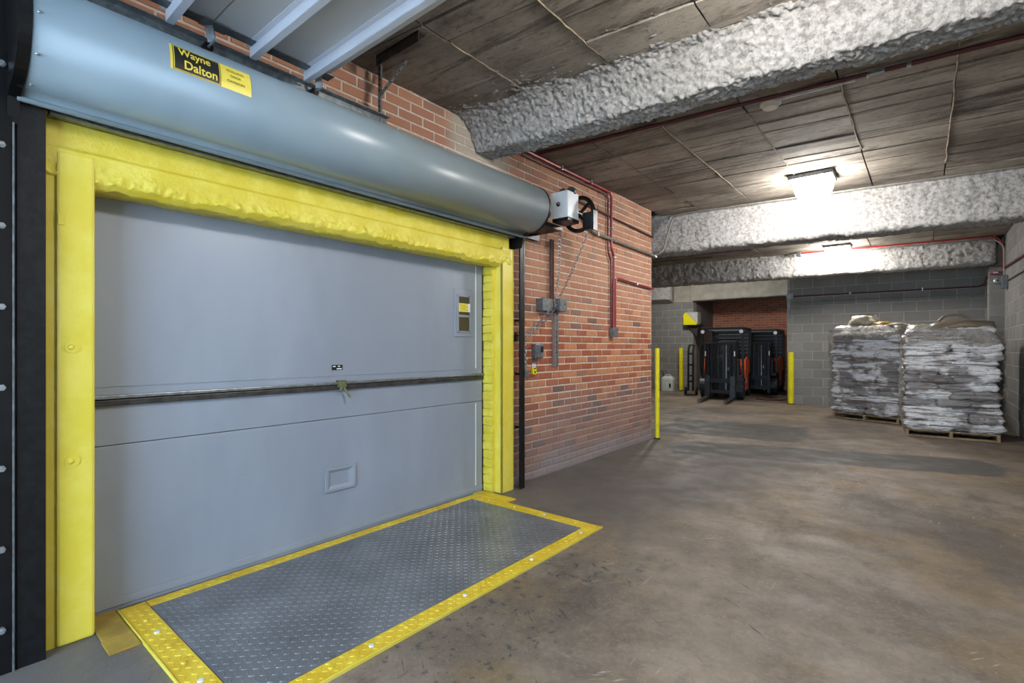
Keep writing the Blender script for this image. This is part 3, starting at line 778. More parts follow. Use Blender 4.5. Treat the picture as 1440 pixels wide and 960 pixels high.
ck = thing('chain_keeper', 'small metal chain keeper hook beside the black right guide', 'hook', (0.0, 3.69, 1.35))
wobj('plate', MB().box(0.0, 0.008, 3.665, 3.70, 1.36, 1.44), 'black_steel', ck); wobj('hook', MB().tube([(0.005, 3.68, 1.41), (0.07, 3.68, 1.41), (0.07, 3.68, 1.44)], 0.007, 6), 'bar_steel', ck)
wobj('tag', MB().box(0.07, 0.075, 3.70, 3.73, 1.335, 1.365), 'signal_yellow', ck, label='small yellow tag')
pw = thing('chain_weight', 'grey padlock holding the chain ends beside the black guide', 'padlock', (0.08, 3.725, 1.03))
wobj('body', MB().box(0.06, 0.10, 3.70, 3.755, 1.02, 1.09), 'dull_zinc', pw, bevel=0.006); wobj('shackle', MB().tube([(0.08, 3.712, 1.085), (0.08, 3.712, 1.115), (0.08, 3.743, 1.115), (0.08, 3.743, 1.085)], 0.005, 6, 0.015), 'galv_bright', pw, smooth=True)
pl = thing('padlock', 'yellow padlock hanging below the small lever switch', 'padlock', (0.04, 3.93, 1.0))
wobj('body', MB().box(0.025, 0.05, 3.89, 3.95, 1.035, 1.105), 'signal_yellow', pl, bevel=0.006); wobj('shackle', MB().tube([(0.037, 3.905, 1.10), (0.037, 3.905, 1.15), (0.037, 3.935, 1.15), (0.037, 3.935, 1.10)], 0.005, 6, 0.015), 'galv_bright', pl, smooth=True)
wobj('keyway', MB().box(0.050, 0.052, 3.91, 3.93, 1.05, 1.065), 'black_steel', pl); wobj('tape_mark', MB().box(0.05, 0.052, 3.90, 3.94, 1.09, 1.10), 'black_steel', pl)
sw = thing('lever_switch', 'small grey lever switch box on the brick above the yellow padlock', 'switch box', (0, 3.99, 1.2))
wobj('box', MB().box(0.0, 0.055, 3.93, 4.05, 1.19, 1.33), 'dull_zinc', sw, bevel=0.006); wobj('cover', MB().box(0.055, 0.06, 3.94, 4.04, 1.20, 1.32), 'galvanised', sw); wobj('lever', MB().box(0.06, 0.075, 4.005, 4.03, 1.25, 1.31), 'black_steel', sw, bevel=0.003)
wobj('eye', MB().torus((0.04, 3.94, 1.165), (1, 0, 0), 0.016, 0.004, 12, 5), 'dull_zinc', sw, smooth=True)
mb_ = thing('junction_bracket', 'pair of grey metal boxes on the brick behind the hand chain', 'bracket', (0, 4.2, 1.66))
wobj('box', MB().box(0.0, 0.09, 4.00, 4.15, 1.66, 1.785), 'dull_zinc', mb_, bevel=0.005); wobj('box', MB().box(0.0, 0.09, 4.30, 4.43, 1.67, 1.80), 'dull_zinc', mb_, bevel=0.005)
wobj('cross_bar', MB().box(0.01, 0.05, 4.15, 4.30, 1.665, 1.69), 'bar_steel', mb_); wobj('keyhole', MB().cyl((0.09, 4.38, 1.745), (0.092, 4.38, 1.745), 0.01, n=10), 'black_steel', mb_)
st = thing('slotted_strut', 'upright galvanised slotted strut fixed on the brick below the grey boxes', 'strut', (0, 4.33, 1.1))
wobj('web', MB().box(0.0, 0.006, 4.29, 4.39, 1.10, 1.655), 'dull_zinc', st); wobj('flange', MB().box(0.0, 0.04, 4.285, 4.292, 1.10, 1.655), 'galv_bright', st)
for k in range(5): wobj('slot_hole', MB().cyl((0.006, 4.35, 1.245 + k * 0.054), (0.0075, 4.35, 1.245 + k * 0.054), 0.011, n=12), 'black_steel', st)
obj('pipe', MB().tube([(0.03, 4.22, 1.79), (0.03, 4.22, 2.40)], 0.016, 8).tube([(0.03, 4.26, 1.79), (0.03, 4.26, 2.40)], 0.009, 8), 'rust_pipe', smooth=True, label='thin brown pipe pair running up the brick behind the hand chain', cat='pipe')

# ------------------------------------------------------------------ overhead sectional door stored under the ceiling
sd_ = thing('sectional_door', 'open white overhead dock door stored below the ceiling top left', 'overhead door', (1.8, 0.5, 2.86))
ZD = 2.90
secs = [(-0.70, -0.21), (-0.205, 0.35), (0.355, 0.975), (0.98, 1.60)]
for a, b in secs:
    wobj('door_section', MB().box(0.27, 3.4, a, b, ZD, ZD + 0.045), 'white_door_skin', sd_, bevel=0.004)
for y in (-0.45, 0.05, 0.42, 0.80, 1.185, 1.485):
    wobj('stiffening_rib', MB().box(0.20, 3.4, y - 0.004, y, ZD - 0.055, ZD).box(0.20, 3.4, y - 0.004, y + 0.03, ZD - 0.058, ZD - 0.053).box(0.2, 3.4, y - 0.03, y, ZD - 0.003, ZD), 'white_rib', sd_)
for a, b in secs: wobj('end_stile', MB().box(0.225, 0.285, a + 0.01, b - 0.01, ZD - 0.006, ZD + 0.046), 'dull_zinc', sd_)
for y in (0.36, 0.985, 1.56):
    hb = wobj('hinge', MB().box(0.225, 0.30, y - 0.06, y + 0.06, ZD - 0.012, ZD - 0.006).bar((0.25, y - 0.02, ZD - 0.008), (0.235, y, ZD - 0.08), 0.04, 0.008), 'dull_zinc', sd_)
    wobj('roller', MB().cyl((0.16, y, ZD - 0.085), (0.19, y, ZD - 0.085), 0.024, n=14), 'black_steel', sd_, smooth=True)
    wobj('roller_stem', MB().cyl((0.18, y, ZD - 0.085), (0.28, y, ZD - 0.085), 0.006, n=8), 'galv_bright', sd_, smooth=True)
wobj('track', MB().box(0.145, 0.150, -1.0, 2.10, ZD - 0.125, ZD - 0.045).box(0.145, 0.19, -1.0, 2.10, ZD - 0.048, ZD - 0.043).box(0.145, 0.205, -1.0, 2.10, ZD - 0.127, ZD - 0.122), 'galvanised', sd_, label='galvanised roller track')
wobj('track_angle', MB().box(0.120, 0.126, -1.0, 2.10, ZD - 0.15, ZD - 0.05).box(0.126, 0.145, -1.0, 2.10, ZD - 0.09, ZD - 0.084), 'dull_zinc', sd_)
hg = wobj('hanger', MB().box(0.13, 0.16, 2.045, 2.050, ZD - 0.10, ZC).box(0.13, 0.135, 2.045, 2.075, ZD - 0.10, ZC), 'galvanised', sd_, label='perforated angle hanger')
wobj('hanger_brace', MB().bar((0.145, 2.04, ZD + 0.08), (0.32, 2.14, ZC - 0.01), 0.03, 0.004), 'galvanised', sd_)
for k in range(10): wobj('hanger_hole', MB().box(0.14, 0.15, 2.0430, 2.0445, ZD - 0.06 + k * 0.036, ZD - 0.045 + k * 0.036), 'black_steel', sd_)
for k in range(6):
    t = 0.12 + k * 0.15; c0 = Vector((0.145, 2.04, ZD + 0.08)).lerp(Vector((0.32, 2.14, ZC - 0.01)), t)
    wobj('hanger_hole', MB().sphere(c0 + Vector((0.001, -0.002, -0.001)), 0.006), 'black_steel', sd_)
obj('ceiling_angle', MB().box(0.20, 0.62, 1.98, 1.986, ZC - 0.075, ZC - 0.01).box(0.20, 0.62, 1.98, 2.04, ZC - 0.016, ZC - 0.008), 'bar_steel', label='dark steel angle bolted under the ceiling behind the white overhead door', cat='bracket')

# ------------------------------------------------------------------ ceiling lamps
def lamp(x0, x1, y0, y1, label):
    cx, cy = (x0 + x1) / 2, (y0 + y1) / 2; w, h = x1 - x0, y1 - y0
    t = thing('ceiling_lamp', label, 'lamp', (cx, cy, ZC - 0.27), 0, 'square ceiling lamps')
    zt_ = 0.27 - 0.008
    obj('housing', MB().box(-w / 2, w / 2, -h / 2, h / 2, zt_ - 0.045, zt_), 'dull_zinc', t, bevel=0.004)
    def fr(k, z): return [(-w * k, -h * k, z), (w * k, -h * k, z), (w * k, h * k, z), (-w * k, h * k, z)]
    lv = fr(0.42, zt_ - 0.046) + fr(0.43, zt_ - 0.10) + fr(0.34, zt_ - 0.215) + fr(0.30, zt_ - 0.222)
    fs = [(3, 2, 1, 0), (12, 13, 14, 15)] + [(r * 4 + i, r * 4 + (i + 1) % 4, r * 4 + 4 + (i + 1) % 4, r * 4 + 4 + i) for r in range(3) for i in range(4)]
    obj('lens', MB().add(lv, fs), 'lens', t)
    for i, j in ((-1, -1), (1, 1)): obj('clip', MB().box(i * w * .44 - .01, i * w * .44 + .01, j * h * .3 - .015, j * h * .3 + .015, zt_ - 0.07, zt_ - 0.04), 'dull_zinc', t)
    return t
lamp(1.80, 2.22, 6.30, 6.70, 'lit square ceiling lamp in front of the second white beam')
lamp(1.50, 1.92, 11.02, 11.42, 'lit square ceiling lamp in front of the third white beam')
lamp(2.45, 2.87, 2.05, 2.45, 'lit square ceiling lamp nearest the camera above the lift door bay')

lamp(-1.9, -1.48, 12.6, 13.0, 'lit square ceiling lamp hidden behind the third beam near the forklifts')

# ------------------------------------------------------------------ conduits
def pipe(name, pts, r, mat, label, cat='conduit', bend=0.06, clips=(), clipmat='galv_bright', boxes=()):
    if not clips and not boxes:
        return obj(name, MB().tube(pts, r, 8, bend), mat, smooth=True, label=label, cat=cat)
    t = thing(name, label, cat, pts[0])
    obj('tube', MB().tube(pts, r, 8, bend), mat, t, smooth=True, world=True)
    for c in clips: obj('clip', MB().box(c[0] - c[3], c[0] + c[3], c[1] - c[4], c[1] + c[4], c[2] - c[5], c[2] + c[5]), clipmat, t, world=True, bevel=0.002)
    for c in boxes: obj('end_box', MB().box(*c), 'dull_zinc', t, world=True, bevel=0.006)
    return t
pipe('fire_alarm_conduit', [(0.03, 3.75, ZC - 0.04), (0.03, 5.50, ZC - 0.04), (0.03, 5.50, 2.5), (0.03, 5.56, 2.42), (0.03, 5.56, 1.53)], 0.016, 'red_conduit_paint',
     'thick red conduit running down the brick wall to a grey box', clips=[(0.035, 5.56, 2.40, .02, .03, .01), (0.035, 5.50, 2.75, .02, .022, .012), (0.035, 4.4, ZC - .04, .02, .012, .022), (0.035, 5.0, ZC - .04, .02, .012, .022)],
     boxes=[(0.0, 0.06, 5.51, 5.62, 1.42, 1.54)])
pipe('fire_alarm_conduit', [(0.02, 3.75, ZC - 0.085), (0.02, 5.43, ZC - 0.085), (0.02, 5.43, 2.45), (0.02, 5.51, 2.35), (0.02, 5.51, 1.54)], 0.010, 'dark_red', 'thin dark red conduit beside the thick red one on the brick')
pipe('fire_alarm_conduit', [(0.03, 5.60, 1.54), (0.03, 5.60, 2.16), (0.03, 6.74, 2.12)], 0.012, 'red_conduit_paint', 'red conduit branching right to the brick wall corner', bend=0.1, clips=[(0.03, 6.2, 2.14, .016, .012, .018)])
pipe('wall_conduit', [(0.03, 4.78, 2.80), (0.03, 5.05, 2.625), (0.03, 6.75, 2.59)], 0.020, 'conduit_grey', 'grey conduit running from the chain wheel to the brick wall corner', bend=0.1, clips=[(0.03, 5.16, 2.62, .022, .012, .026), (0.03, 6.78, 2.588, .02, .03, .02)])
pipe('wall_conduit', [(0.02, 4.5, 2.93), (0.02, 6.75, 2.85)], 0.011, 'rust_pipe', 'thin dark pipe above the grey conduit on the brick wall', bend=0)
pipe('ceiling_conduit', [(0.03, 6.78, 2.59), (0.12, 6.85, 2.66), (0.14, 6.98, 2.95), (0.20, 7.03, ZC - 0.03), (0.45, 7.06, ZC - 0.025), (1.85, 7.22, ZC - 0.025)], 0.013, 'conduit_grey', 'pale conduit climbing from the brick corner along the second beam', bend=0.12)
pipe('ceiling_conduit', [(1.85, 7.22, ZC - 0.025), (XR, 7.49, ZC - 0.025)], 0.013, 'conduit_grey', 'pale conduit running right from the first ceiling lamp', bend=0)
pipe('ceiling_conduit', [(0.05, 3.98, ZC - 0.02), (XR, 4.42, ZC - 0.02)], 0.016, 'dark_red', 'dark red conduit under the ceiling behind the nearest beam', bend=0, clips=[(2.72, 4.275, ZC - .022, .05, .02, .015), (2.9, 4.295, ZC - .022, .012, .02, .015)])
pipe('ceiling_conduit', [(2.08, 4.27, ZC - 0.025), (2.6, 4.31, ZC - 0.025)], 0.006, 'white_plate', 'thin white cable leading from the round ceiling detector', bend=0)
sk = thing('smoke_detector', 'round pale smoke detector under the board-marked ceiling', 'smoke detector', (2.05, 4.31, ZC - 0.06))
obj('base', MB().cyl((0, 0, 0.052), (0, 0, 0.030), 0.075, n=24), 'smoke_white', sk, smooth=True); obj('sensor_cap', MB().cyl((0, 0, 0.030), (0, 0, 0.004), 0.07, 0.052, n=24), 'smoke_white', sk, smooth=True)
pipe('ceiling_conduit', [(1.0, 11.52, ZC - 0.03), (3.93, 11.83, ZC - 0.03), (4.02, 11.86, ZC - 0.2), (4.02, 11.86, 2.60)], 0.014, 'red_conduit_paint', 'red conduit running along the third beam to the right wall', bend=0.1, boxes=[(0.98, 1.06, 11.46, 11.56, ZC - 0.09, ZC - 0.01)])
pipe('ceiling_conduit', [(1.9, 11.58, ZC - 0.08), (3.90, 11.78, ZC - 0.08), (4.02, 11.80, ZC - 0.22), (4.02, 11.80, 2.50)], 0.012, 'conduit_grey', 'pale conduit following the red one down the right wall', bend=0.1)
pipe('wall_conduit', [(4.03, 12.05, 2.655), (4.03, 6.0, 2.40)], 0.018, 'dark_red', 'brownish red pipe sloping along the right block wall', bend=0)
pipe('wall_conduit', [(4.03, 12.0, 2.41), (4.03, 6.0, 2.25)], 0.010, 'dull_zinc', 'thin grey pipe sloping along the right block wall', bend=0)
pipe('wall_conduit', [(0.60, 13.02, 2.466), (3.78, 13.02, 2.455), (3.84, 12.8, 2.47), (3.84, 12.3, 2.55)], 0.013, 'dark_red', 'dark red conduit across the back block wall', bend=0.06, clips=[(1.74, 13.02, 2.47, .02, .016, .02), (2.95, 13.02, 2.465, .01, .016, .03)])
pipe('wall_conduit', [(0.60, 13.03, 2.33), (3.80, 13.03, 2.30), (3.84, 12.9, 2.30)], 0.007, 'galvanised', 'thin silver cable below the red conduit on the back wall', bend=0.05)
vc = thing('corner_conduit', 'vertical grey conduit with two boxes at the left end of the back wall', 'conduit', (0.56, 13.0, 1.9))
wobj('tube', MB().tube([(0.57, 13.02, 2.0), (0.57, 13.02, 2.95)], 0.010, 8), 'galvanised', vc, smooth=True)
wobj('box', MB().box(0.52, 0.66, 12.97, 13.03, 2.40, 2.53), 'galvanised', vc, bevel=0.006); wobj('box', MB().box(0.535, 0.60, 12.98, 13.03, 2.20, 2.30), 'galvanised', vc, bevel=0.006)
bl = thing('alarm_bell', 'round silver alarm bell on the pilaster under the third beam', 'alarm bell', (3.96, 12.1, 2.38))
wobj('back_box', MB().box(3.92, 4.02, 12.06, 12.112, 2.40, 2.50), 'dull_zinc', bl, bevel=0.005)
wobj('gong', MB().sphere((3.955, 12.06, 2.45), 0.055, 1, 0.5, 1, 16, 8), 'galv_bright', bl, smooth=True); wobj('gong_centre', MB().sphere((3.955, 12.03, 2.45), 0.018), 'bar_steel', bl, smooth=True)
hb_ = thing('horn_strobe', 'small red fire alarm unit on the pilaster top', 'alarm', (3.93, 12.1, 2.55))
wobj('body', MB().prism([(3.86, 2.565), (4.01, 2.565), (3.99, 2.60), (3.93, 2.635), (3.88, 2.60)], 12.03, 12.11), 'red_conduit_paint', hb_, bevel=0.005); wobj('lamp_window', MB().box(3.90, 3.96, 12.02, 12.03, 2.58, 2.605), 'galv_bright', hb_)
obj('wall_box', MB().box(3.98, 4.045, 11.62, 11.78, 2.28, 2.50).box(3.975, 3.982, 11.63, 11.77, 2.29, 2.49), 'dull_zinc', bevel=0.006, label='grey electrical box on the right wall below the conduits', cat='electrical box')

# ------------------------------------------------------------------ floor plate in front of the lift
pt = thing('lift_threshold_plate', 'grey diamond tread floor plate with bolted yellow edging before the lift door', 'floor plate', (0.5, 1.95, 0))
PX0, PX1, PY0, PY1 = 0.005, 1.085, 0.79, 3.087
wobj('tread_plate', MB().box(PX0, PX1, PY0, PY1, 0.0, 0.010), 'tread', pt)
def treads(x0, x1, y0, y1, z, p=0.031):
    mb = MB(); nx = int((x1 - x0) / p); ny = int((y1 - y0) / p)
    for i in range(nx):
        for j in range(ny):
            cx = x0 + (i + 0.5) * (x1 - x0) / nx; cy = y0 + (j + 0.5) * (y1 - y0) / ny
            a = R(45) if (i + j) % 2 else R(-45); c, s_ = math.cos(a), math.sin(a)
            L, w, h = 0.0140, 0.0042, 0.0028
            q = [(-L, 0, 0), (0, -w, 0), (L, 0, 0), (0, w, 0), (-L * .45, 0, h), (L * .45, 0, h)]
            mb.add([(cx + u * c - v * s_, cy + u * s_ + v * c, z + k) for u, v, k in q], [(0, 1, 4), (1, 5, 4), (1, 2, 5), (2, 3, 5), (3, 4, 5), (3, 0, 4)])
    return mb
obj('tread_lugs', treads(PX0 + .004, PX1 - .004, PY0 + .004, PY1 - .004, 0.010), 'tread', pt, world=True, fix=False, kind='stuff')
for k, (a, b, c, d) in enumerate([(1.088, 1.187, 0.68, 3.20), (-0.075, 1.086, 3.09, 3.20), (-0.075, 1.086, 0.68, 0.787), (-0.075, 0.002, 0.79, 3.087)]):
    wobj('edge_strip', MB().box(a, b, c, d, 0.0, 0.011), 'yellow_worn', pt, bevel=0.002)
    obj('edge_lugs', treads(a + .003, b - .003, c + .003, d - .003, 0.011), 'yellow_worn', pt, world=True, fix=False, kind='stuff')
wobj('edge_lip', MB().box(1.187, 1.192, 0.675, 3.205, 0.0, 0.014).box(-0.075, 1.187, 0.672, 0.677, 0.0, 0.014), 'yellow', pt)
bolts = [(1.135, 0.72 + 0.19 * k) for k in range(13)] + [(x, 3.145) for x in (0.15, 0.42, 0.72, 1.0)] + [(x, 0.735) for x in (0.14, 0.30, 0.47, 0.64, 0.82, 1.0)]
for k, (x, y) in enumerate(bolts):
    b = wobj('edge_bolt', MB().cyl((x, y, 0.011), (x, y, 0.017), 0.013, 0.010, n=10), 'yellow_worn' if k % 3 else 'jug_plastic', pt, smooth=True)
obj('sill_plate', MB().box(-0.10, 0.295, 3.205, 3.325, 0.0, 0.012), 'yellow_worn', bevel=0.003, label='small worn yellow floor plate at the foot of the right post', cat='floor plate')
obj('sill_plate', MB().box(-0.10, 0.195, 0.56, 0.668, 0.0, 0.010), 'yellow_sill', bevel=0.003, label='dull yellow floor plate between the left post and the tread plate', cat='floor plate')
obj('sill_plate', MB().box(0.20, 0.335, 0.555, 0.668, 0.0, 0.010), 'yellow_sill', bevel=0.003, label='dull yellow floor plate at the outer foot of the left post', cat='floor plate')

# ------------------------------------------------------------------ bollards
def bollard(x, y, h, r, label, square=False):
    t = thing('bollard', label, 'bollard', (x, y, 0), 0, 'yellow bollards')
    mb = MB()
    if square: mb.box(-r, r, -r, r, 0, h)
    else: mb.cyl((0, 0, 0), (0, 0, h - 0.01), r, n=18).cyl((0, 0, h - 0.01), (0, 0, h), r, r * 0.75, n=18)
    obj('sleeve', mb, 'signal_yellow', t, smooth=not square, bevel=0.006 if square else 0)
    obj('base_ring', MB().torus((0, 0, 0.012), (0, 0, 1), r + 0.004, 0.010, 18, 6), 'hazard_black', t, smooth=True)
bollard(0.055, 6.80, 1.285, 0.032, 'yellow bollard at the brick wall corner')
bollard(-2.66, 14.85, 1.28, 0.062, 'yellow bollard beside the white jug at the far block wall')
bollard(0.63, 12.88, 1.18, 0.058, 'yellow bollard at the left end of the back block wall')

# ------------------------------------------------------------------ jug, hazard plate, hand truck, wall panel
jg = thing('jerrycan', 'white plastic jug on the floor by the far block wall', 'jug', (-2.97, 14.62, 0))
def jugf(u, v):
    t = 2 * math.pi * u; z = v * 0.44
    k = 1.0 if v < 0.82 else 1 - ((v - 0.82) / 0.18) ** 2 * 0.55
    e = 0.35; cx, sx = math.cos(t), math.sin(t)
    return (0.18 * k * math.copysign(abs(cx) ** e, cx), 0.12 * k * math.copysign(abs(sx) ** e, sx), z)
obj('body', MB().grid(jugf, 28, 12), 'jug_plastic', jg, smooth='all')
obj('grip', MB().tube([(-0.09, 0, 0.40), (-0.08, 0, 0.47), (0.08, 0, 0.47), (0.09, 0, 0.40)], 0.018, 8, 0.04), 'jug_plastic', jg, smooth=True)
obj('cap', MB().cyl((-0.12, 0, 0.41), (-0.12, 0, 0.45), 0.03, n=14), 'hazard_black', jg)
obj('spout', MB().tube([(-0.12, 0, 0.44), (-0.19, 0, 0.60)], 0.014, 8), 'hazard_black', jg, smooth=True)
obj('sticker', MB().box(0.08, 0.14, -0.126, -0.119, 0.10, 0.22), 'hazard_black', jg)
hz = thing('hazard_box', 'yellow and grey hazard painted box with its shadow modelled as a black wedge, far block corner', 'wall box', (-2.36, 15.0, 1.6))
wobj('grey_field', MB().prism([(-2.50, 2.33), (-2.15, 2.33), (-2.15, 1.99)], 14.80, 15.07), 'hazard_grey', hz)
wobj('yellow_field', MB().prism([(-2.57, 2.27), (-2.50, 2.33), (-2.16, 1.99), (-2.19, 1.955), (-2.57, 1.965)], 14.795, 15.07), 'signal_yellow', hz)
wobj('bracket', MB().prism([(-2.53, 1.96), (-2.19, 1.95), (-2.23, 1.60)], 14.97, 15.07), 'hazard_black', hz)  # solid black prism in place of the shadow the box casts
ht = thing('hand_truck', 'dark upright hand truck standing in the shade left of the front forklift', 'hand truck', (-1.86, 13.6, 0), R(10))
for x in (-0.12, 0.0): obj('rail', MB().tube([(x, 0, 0.12), (x, 0.02, 1.2), (x + 0.02, 0.06, 1.36)], 0.026, 8), 'truck_black', ht, smooth=True)
obj('handle', MB().tube([(-0.10, 0.06, 1.36), (0.02, 0.06, 1.36)], 0.022, 8), 'truck_black', ht, smooth=True)
for z in (0.35, 0.5, 0.8, 1.1): obj('cross_bar', MB().box(-0.12, 0.0, -0.015, 0.03, z, z + 0.05), 'truck_black', ht)
obj('toe_plate', MB().box(-0.2, 0.08, -0.2, 0.0, 0.02, 0.035), 'truck_grey', ht)
for x in (-0.2, 0.08): obj('wheel', MB().cyl((x - .02, 0.07, 0.11), (x + .02, 0.07, 0.11), 0.11, n=16), 'rubber', ht)
cp = thing('charger_panel', 'blue grey charger cabinet on the alcove wall behind the right bollard', 'wall cabinet', (0.46, 14.0, 0.3))
wobj('cabinet', MB().box(0.40, 0.515, 13.7, 14.2, 0.25, 1.75), 'blue_grey_panel', cp, bevel=0.01); wobj('door_edge', MB().box(0.385, 0.40, 13.72, 14.18, 1.2, 1.6), 'truck_orange', cp); wobj('handle', MB().box(0.385, 0.40, 13.75, 13.78, 0.8, 1.0), 'galvanised', cp)
obj('charging_cable', MB().tube([(0.42, 14.0, 0.25), (0.40, 13.85, 0.02), (0.25, 13.5, 0.016), (-0.05, 13.35, 0.016), (-0.25, 13.5, 0.016), (-0.3, 13.8, 0.016)], 0.013, 7, 0.12), 'cable_red', smooth=True, label='dark red cable lying on the floor right of the front forklift', cat='cable')

# ------------------------------------------------------------------ forklift (front faces -y in its own frame, origin under the mast)
def forklift(loc, rz, label):
    t = thing('forklift', label, 'forklift', loc, R(rz), 'parked forklifts')
    def part(name, mb, mat, par=None, **kw): return obj(name, mb, mat, par or t, **kw)
    for x in (-0.29, 0.29):
        part('fork', MB().box(x - .055, x + .055, -0.20, -0.155, 0.05, 0.60).add([(x - .055, -0.2, 0.095), (x + .055, -0.2, 0.095), (x + .055, -0.2, 0.05), (x - .055, -0.2, 0.05), (x - .04, -1.15, 0.062), (x + .04, -1.15, 0.062), (x + .04, -1.15, 0.05), (x - .04, -1.15, 0.05)],
             [(0, 1, 5, 4), (1, 2, 6, 5), (2, 3, 7, 6), (3, 0, 4, 7), (4, 5, 6, 7), (0, 3, 2, 1)]), 'fork_steel')
    car = part('carriage', MB().box(-0.36, 0.36, -0.155, -0.11, 0.42, 0.53).box(-0.36, 0.36, -0.155, -0.11, 0.16, 0.25), 'truck_grey', bevel=0.005)
    part('load_backrest', MB().box(-0.35, -0.32, -0.165, -0.13, 0.5, 1.38).box(0.32, 0.35, -0.165, -0.13, 0.5, 1.38).box(-0.35, 0.35, -0.165, -0.13, 1.37, 1.40), 'truck_black', bevel=0.005)
    for k in range(5): part('backrest_bar', MB().box(-0.22 + k * 0.11 - .008, -0.22 + k * 0.11 + .008, -0.16, -0.14, 0.52, 1.36), 'truck_black')
    for x in (-0.335, 0.335): part('reflector', MB().box(x - .014, x + .014, -0.170, -0.165, 1.08, 1.2), 'white_plate')
    for x in (-0.31, 0.31): part('outer_mast', MB().box(x - .045, x + .045, -0.08, 0.04, 0.05, 1.42), 'truck_black', bevel=0.005)
    for x in (-0.22, 0.22): part('inner_mast', MB().box(x - .03, x + .03, -0.06, 0.02, 0.12, 1.38), 'truck_grey', bevel=0.004)
    part('mast_top_tie', MB().box(-0.35, 0.35, -0.03, 0.04, 1.36, 1.42), 'truck_black', bevel=0.005)
    part('mast_mid_tie', MB().box(-0.35, 0.35, 0.0, 0.05, 0.92, 0.99), 'truck_black')
    for x in (-0.12, 0.12):
        part('lift_cylinder', MB().cyl((x, 0.0, 0.15), (x, 0.0, 1.0), 0.035, n=12).cyl((x, 0, 1.0), (x, 0, 1.37), 0.022, n=10), 'galvanised' if x > 0 else 'truck_grey', smooth=True)
        part('lift_chain', MB().box(x * 0.5 - .012, x * 0.5 + .012, -0.07, -0.062, 0.5, 1.36), 'fork_steel')
    part('chassis', MB().box(-0.48, 0.48, 0.10, 1.55, 0.14, 0.62), 'truck_grey', bevel=0.03)
    part('front_cowl', MB().prism([(0.10, 0.55), (0.14, 1.02), (0.32, 1.0), (0.42, 0.6)], -0.40, 0.40, 'yz'), 'truck_black', bevel=0.02)
    part('battery_cover', MB().prism([(0.62, 0.6), (0.60, 0.86), (0.72, 0.98), (1.5, 0.98), (1.56, 0.6)], -0.47, 0.47, 'yz'), 'truck_orange', bevel=0.03, label='orange battery cover')
    part('counterweight', MB().prism([(1.48, 0.2), (1.48, 1.02), (1.62, 1.02), (1.76, 0.85), (1.78, 0.25)], -0.48, 0.48, 'yz'), 'truck_black', bevel=0.04)
    for x in (-1, 1): part('side_panel', MB().prism([(0.46, 0.22), (0.42, 0.72), (0.52, 1.0), (0.74, 1.06), (0.95, 1.04), (0.98, 0.22)], x * 0.485 - .012, x * 0.485 + .012, 'yz'), 'truck_orange', bevel=0.006)
    part('side_label', MB().box(0.498, 0.500, 0.47, 0.60, 0.40, 0.50), 'white_plate'); part('cowl_label', MB().box(0.12, 0.22, 0.09, 0.12, 0.72, 0.80), 'white_plate')
    for x in (-0.40, 0.40):
        w = part('drive_wheel', MB().cyl((x - .09, 0.22, 0.25), (x + .09, 0.22, 0.25), 0.25, n=24), 'rubber', smooth=True); part('hub_cap', MB().cyl((x + math.copysign(.09, x), 0.22, 0.25), (x + math.copysign(.10, x), 0.22, 0.25), 0.12, n=16), 'truck_grey', w)
        part('steer_wheel', MB().cyl((x - .07, 1.45, 0.19), (x + .07, 1.45, 0.19), 0.19, n=20), 'rubber', smooth=True)
        part('fender', MB().grid(lambda u, v: (x - .11 + .22 * v, 0.22 + 0.29 * math.cos(R(-10) + R(200) * u), 0.26 + 0.29 * math.sin(R(-10) + R(200) * u)), 12, 1), 'truck_grey')
    part('seat', MB().box(-0.24, 0.24, 0.75, 1.18, 0.98, 1.08), 'seat_vinyl', bevel=0.03); part('seat_back', MB().box(-0.22, 0.22, 1.14, 1.24, 1.05, 1.48), 'seat_vinyl', bevel=0.03)
    part('steering_wheel', MB().torus((-0.02, 0.47, 1.12), (0, -0.5, 0.9), 0.15, 0.014, 20, 6), 'rubber', smooth=True); part('steering_column', MB().cyl((-0.02, 0.30, 0.85), (-0.02, 0.46, 1.12), 0.03, n=10), 'truck_black')
    og = part('overhead_guard', MB().box(-0.50, -0.45, 0.12, 1.5, 1.74, 1.80).box(0.45, 0.50, 0.12, 1.5, 1.74, 1.80).box(-0.5, 0.5, 0.10, 0.16, 1.74, 1.80).box(-0.5, 0.5, 1.46, 1.52, 1.74, 1.80), 'truck_black', bevel=0.006)
    for k in range(8): part('guard_bar', MB().box(-0.45, 0.45, 0.27 + k * 0.15, 0.30 + k * 0.15, 1.75, 1.79), 'dull_zinc', og)
    for k in range(6): part('rear_screen_slat', MB().box(-0.30, 0.44, 1.42, 1.44, 1.14 + k * 0.1, 1.155 + k * 0.1), 'dull_zinc')
    part('rear_panel', MB().box(-0.46, 0.46, 1.44, 1.47, 0.95, 1.74), 'truck_black')
    for x in (-0.47, 0.47):
        part('guard_post', MB().bar((x, 0.18, 0.62), (x, 0.16, 1.76), 0.05, 0.05), 'truck_black'); part('guard_post', MB().bar((x, 1.52, 0.98), (x, 1.48, 1.76), 0.05, 0.06), 'truck_black')
        part('work_lamp', MB().cyl((x * .96, 0.06, 1.69), (x * .96, 0.10, 1.69), 0.045, n=14), 'white_plate', smooth=True)
        part('tilt_cylinder', MB().cyl((x * .7, 0.02, 0.5), (x * .7, 0.35, 0.45), 0.03, n=10), 'fork_steel')
    for x in (-0.5, ): part('hydraulic_hose', MB().tube([(-0.42, 0.05, 1.5), (-0.5, 0.05, 1.2), (-0.5, 0.08, 0.7), (-0.45, 0.15, 0.5)], 0.016, 7, 0.1), 'rubber', smooth=True)
    return t
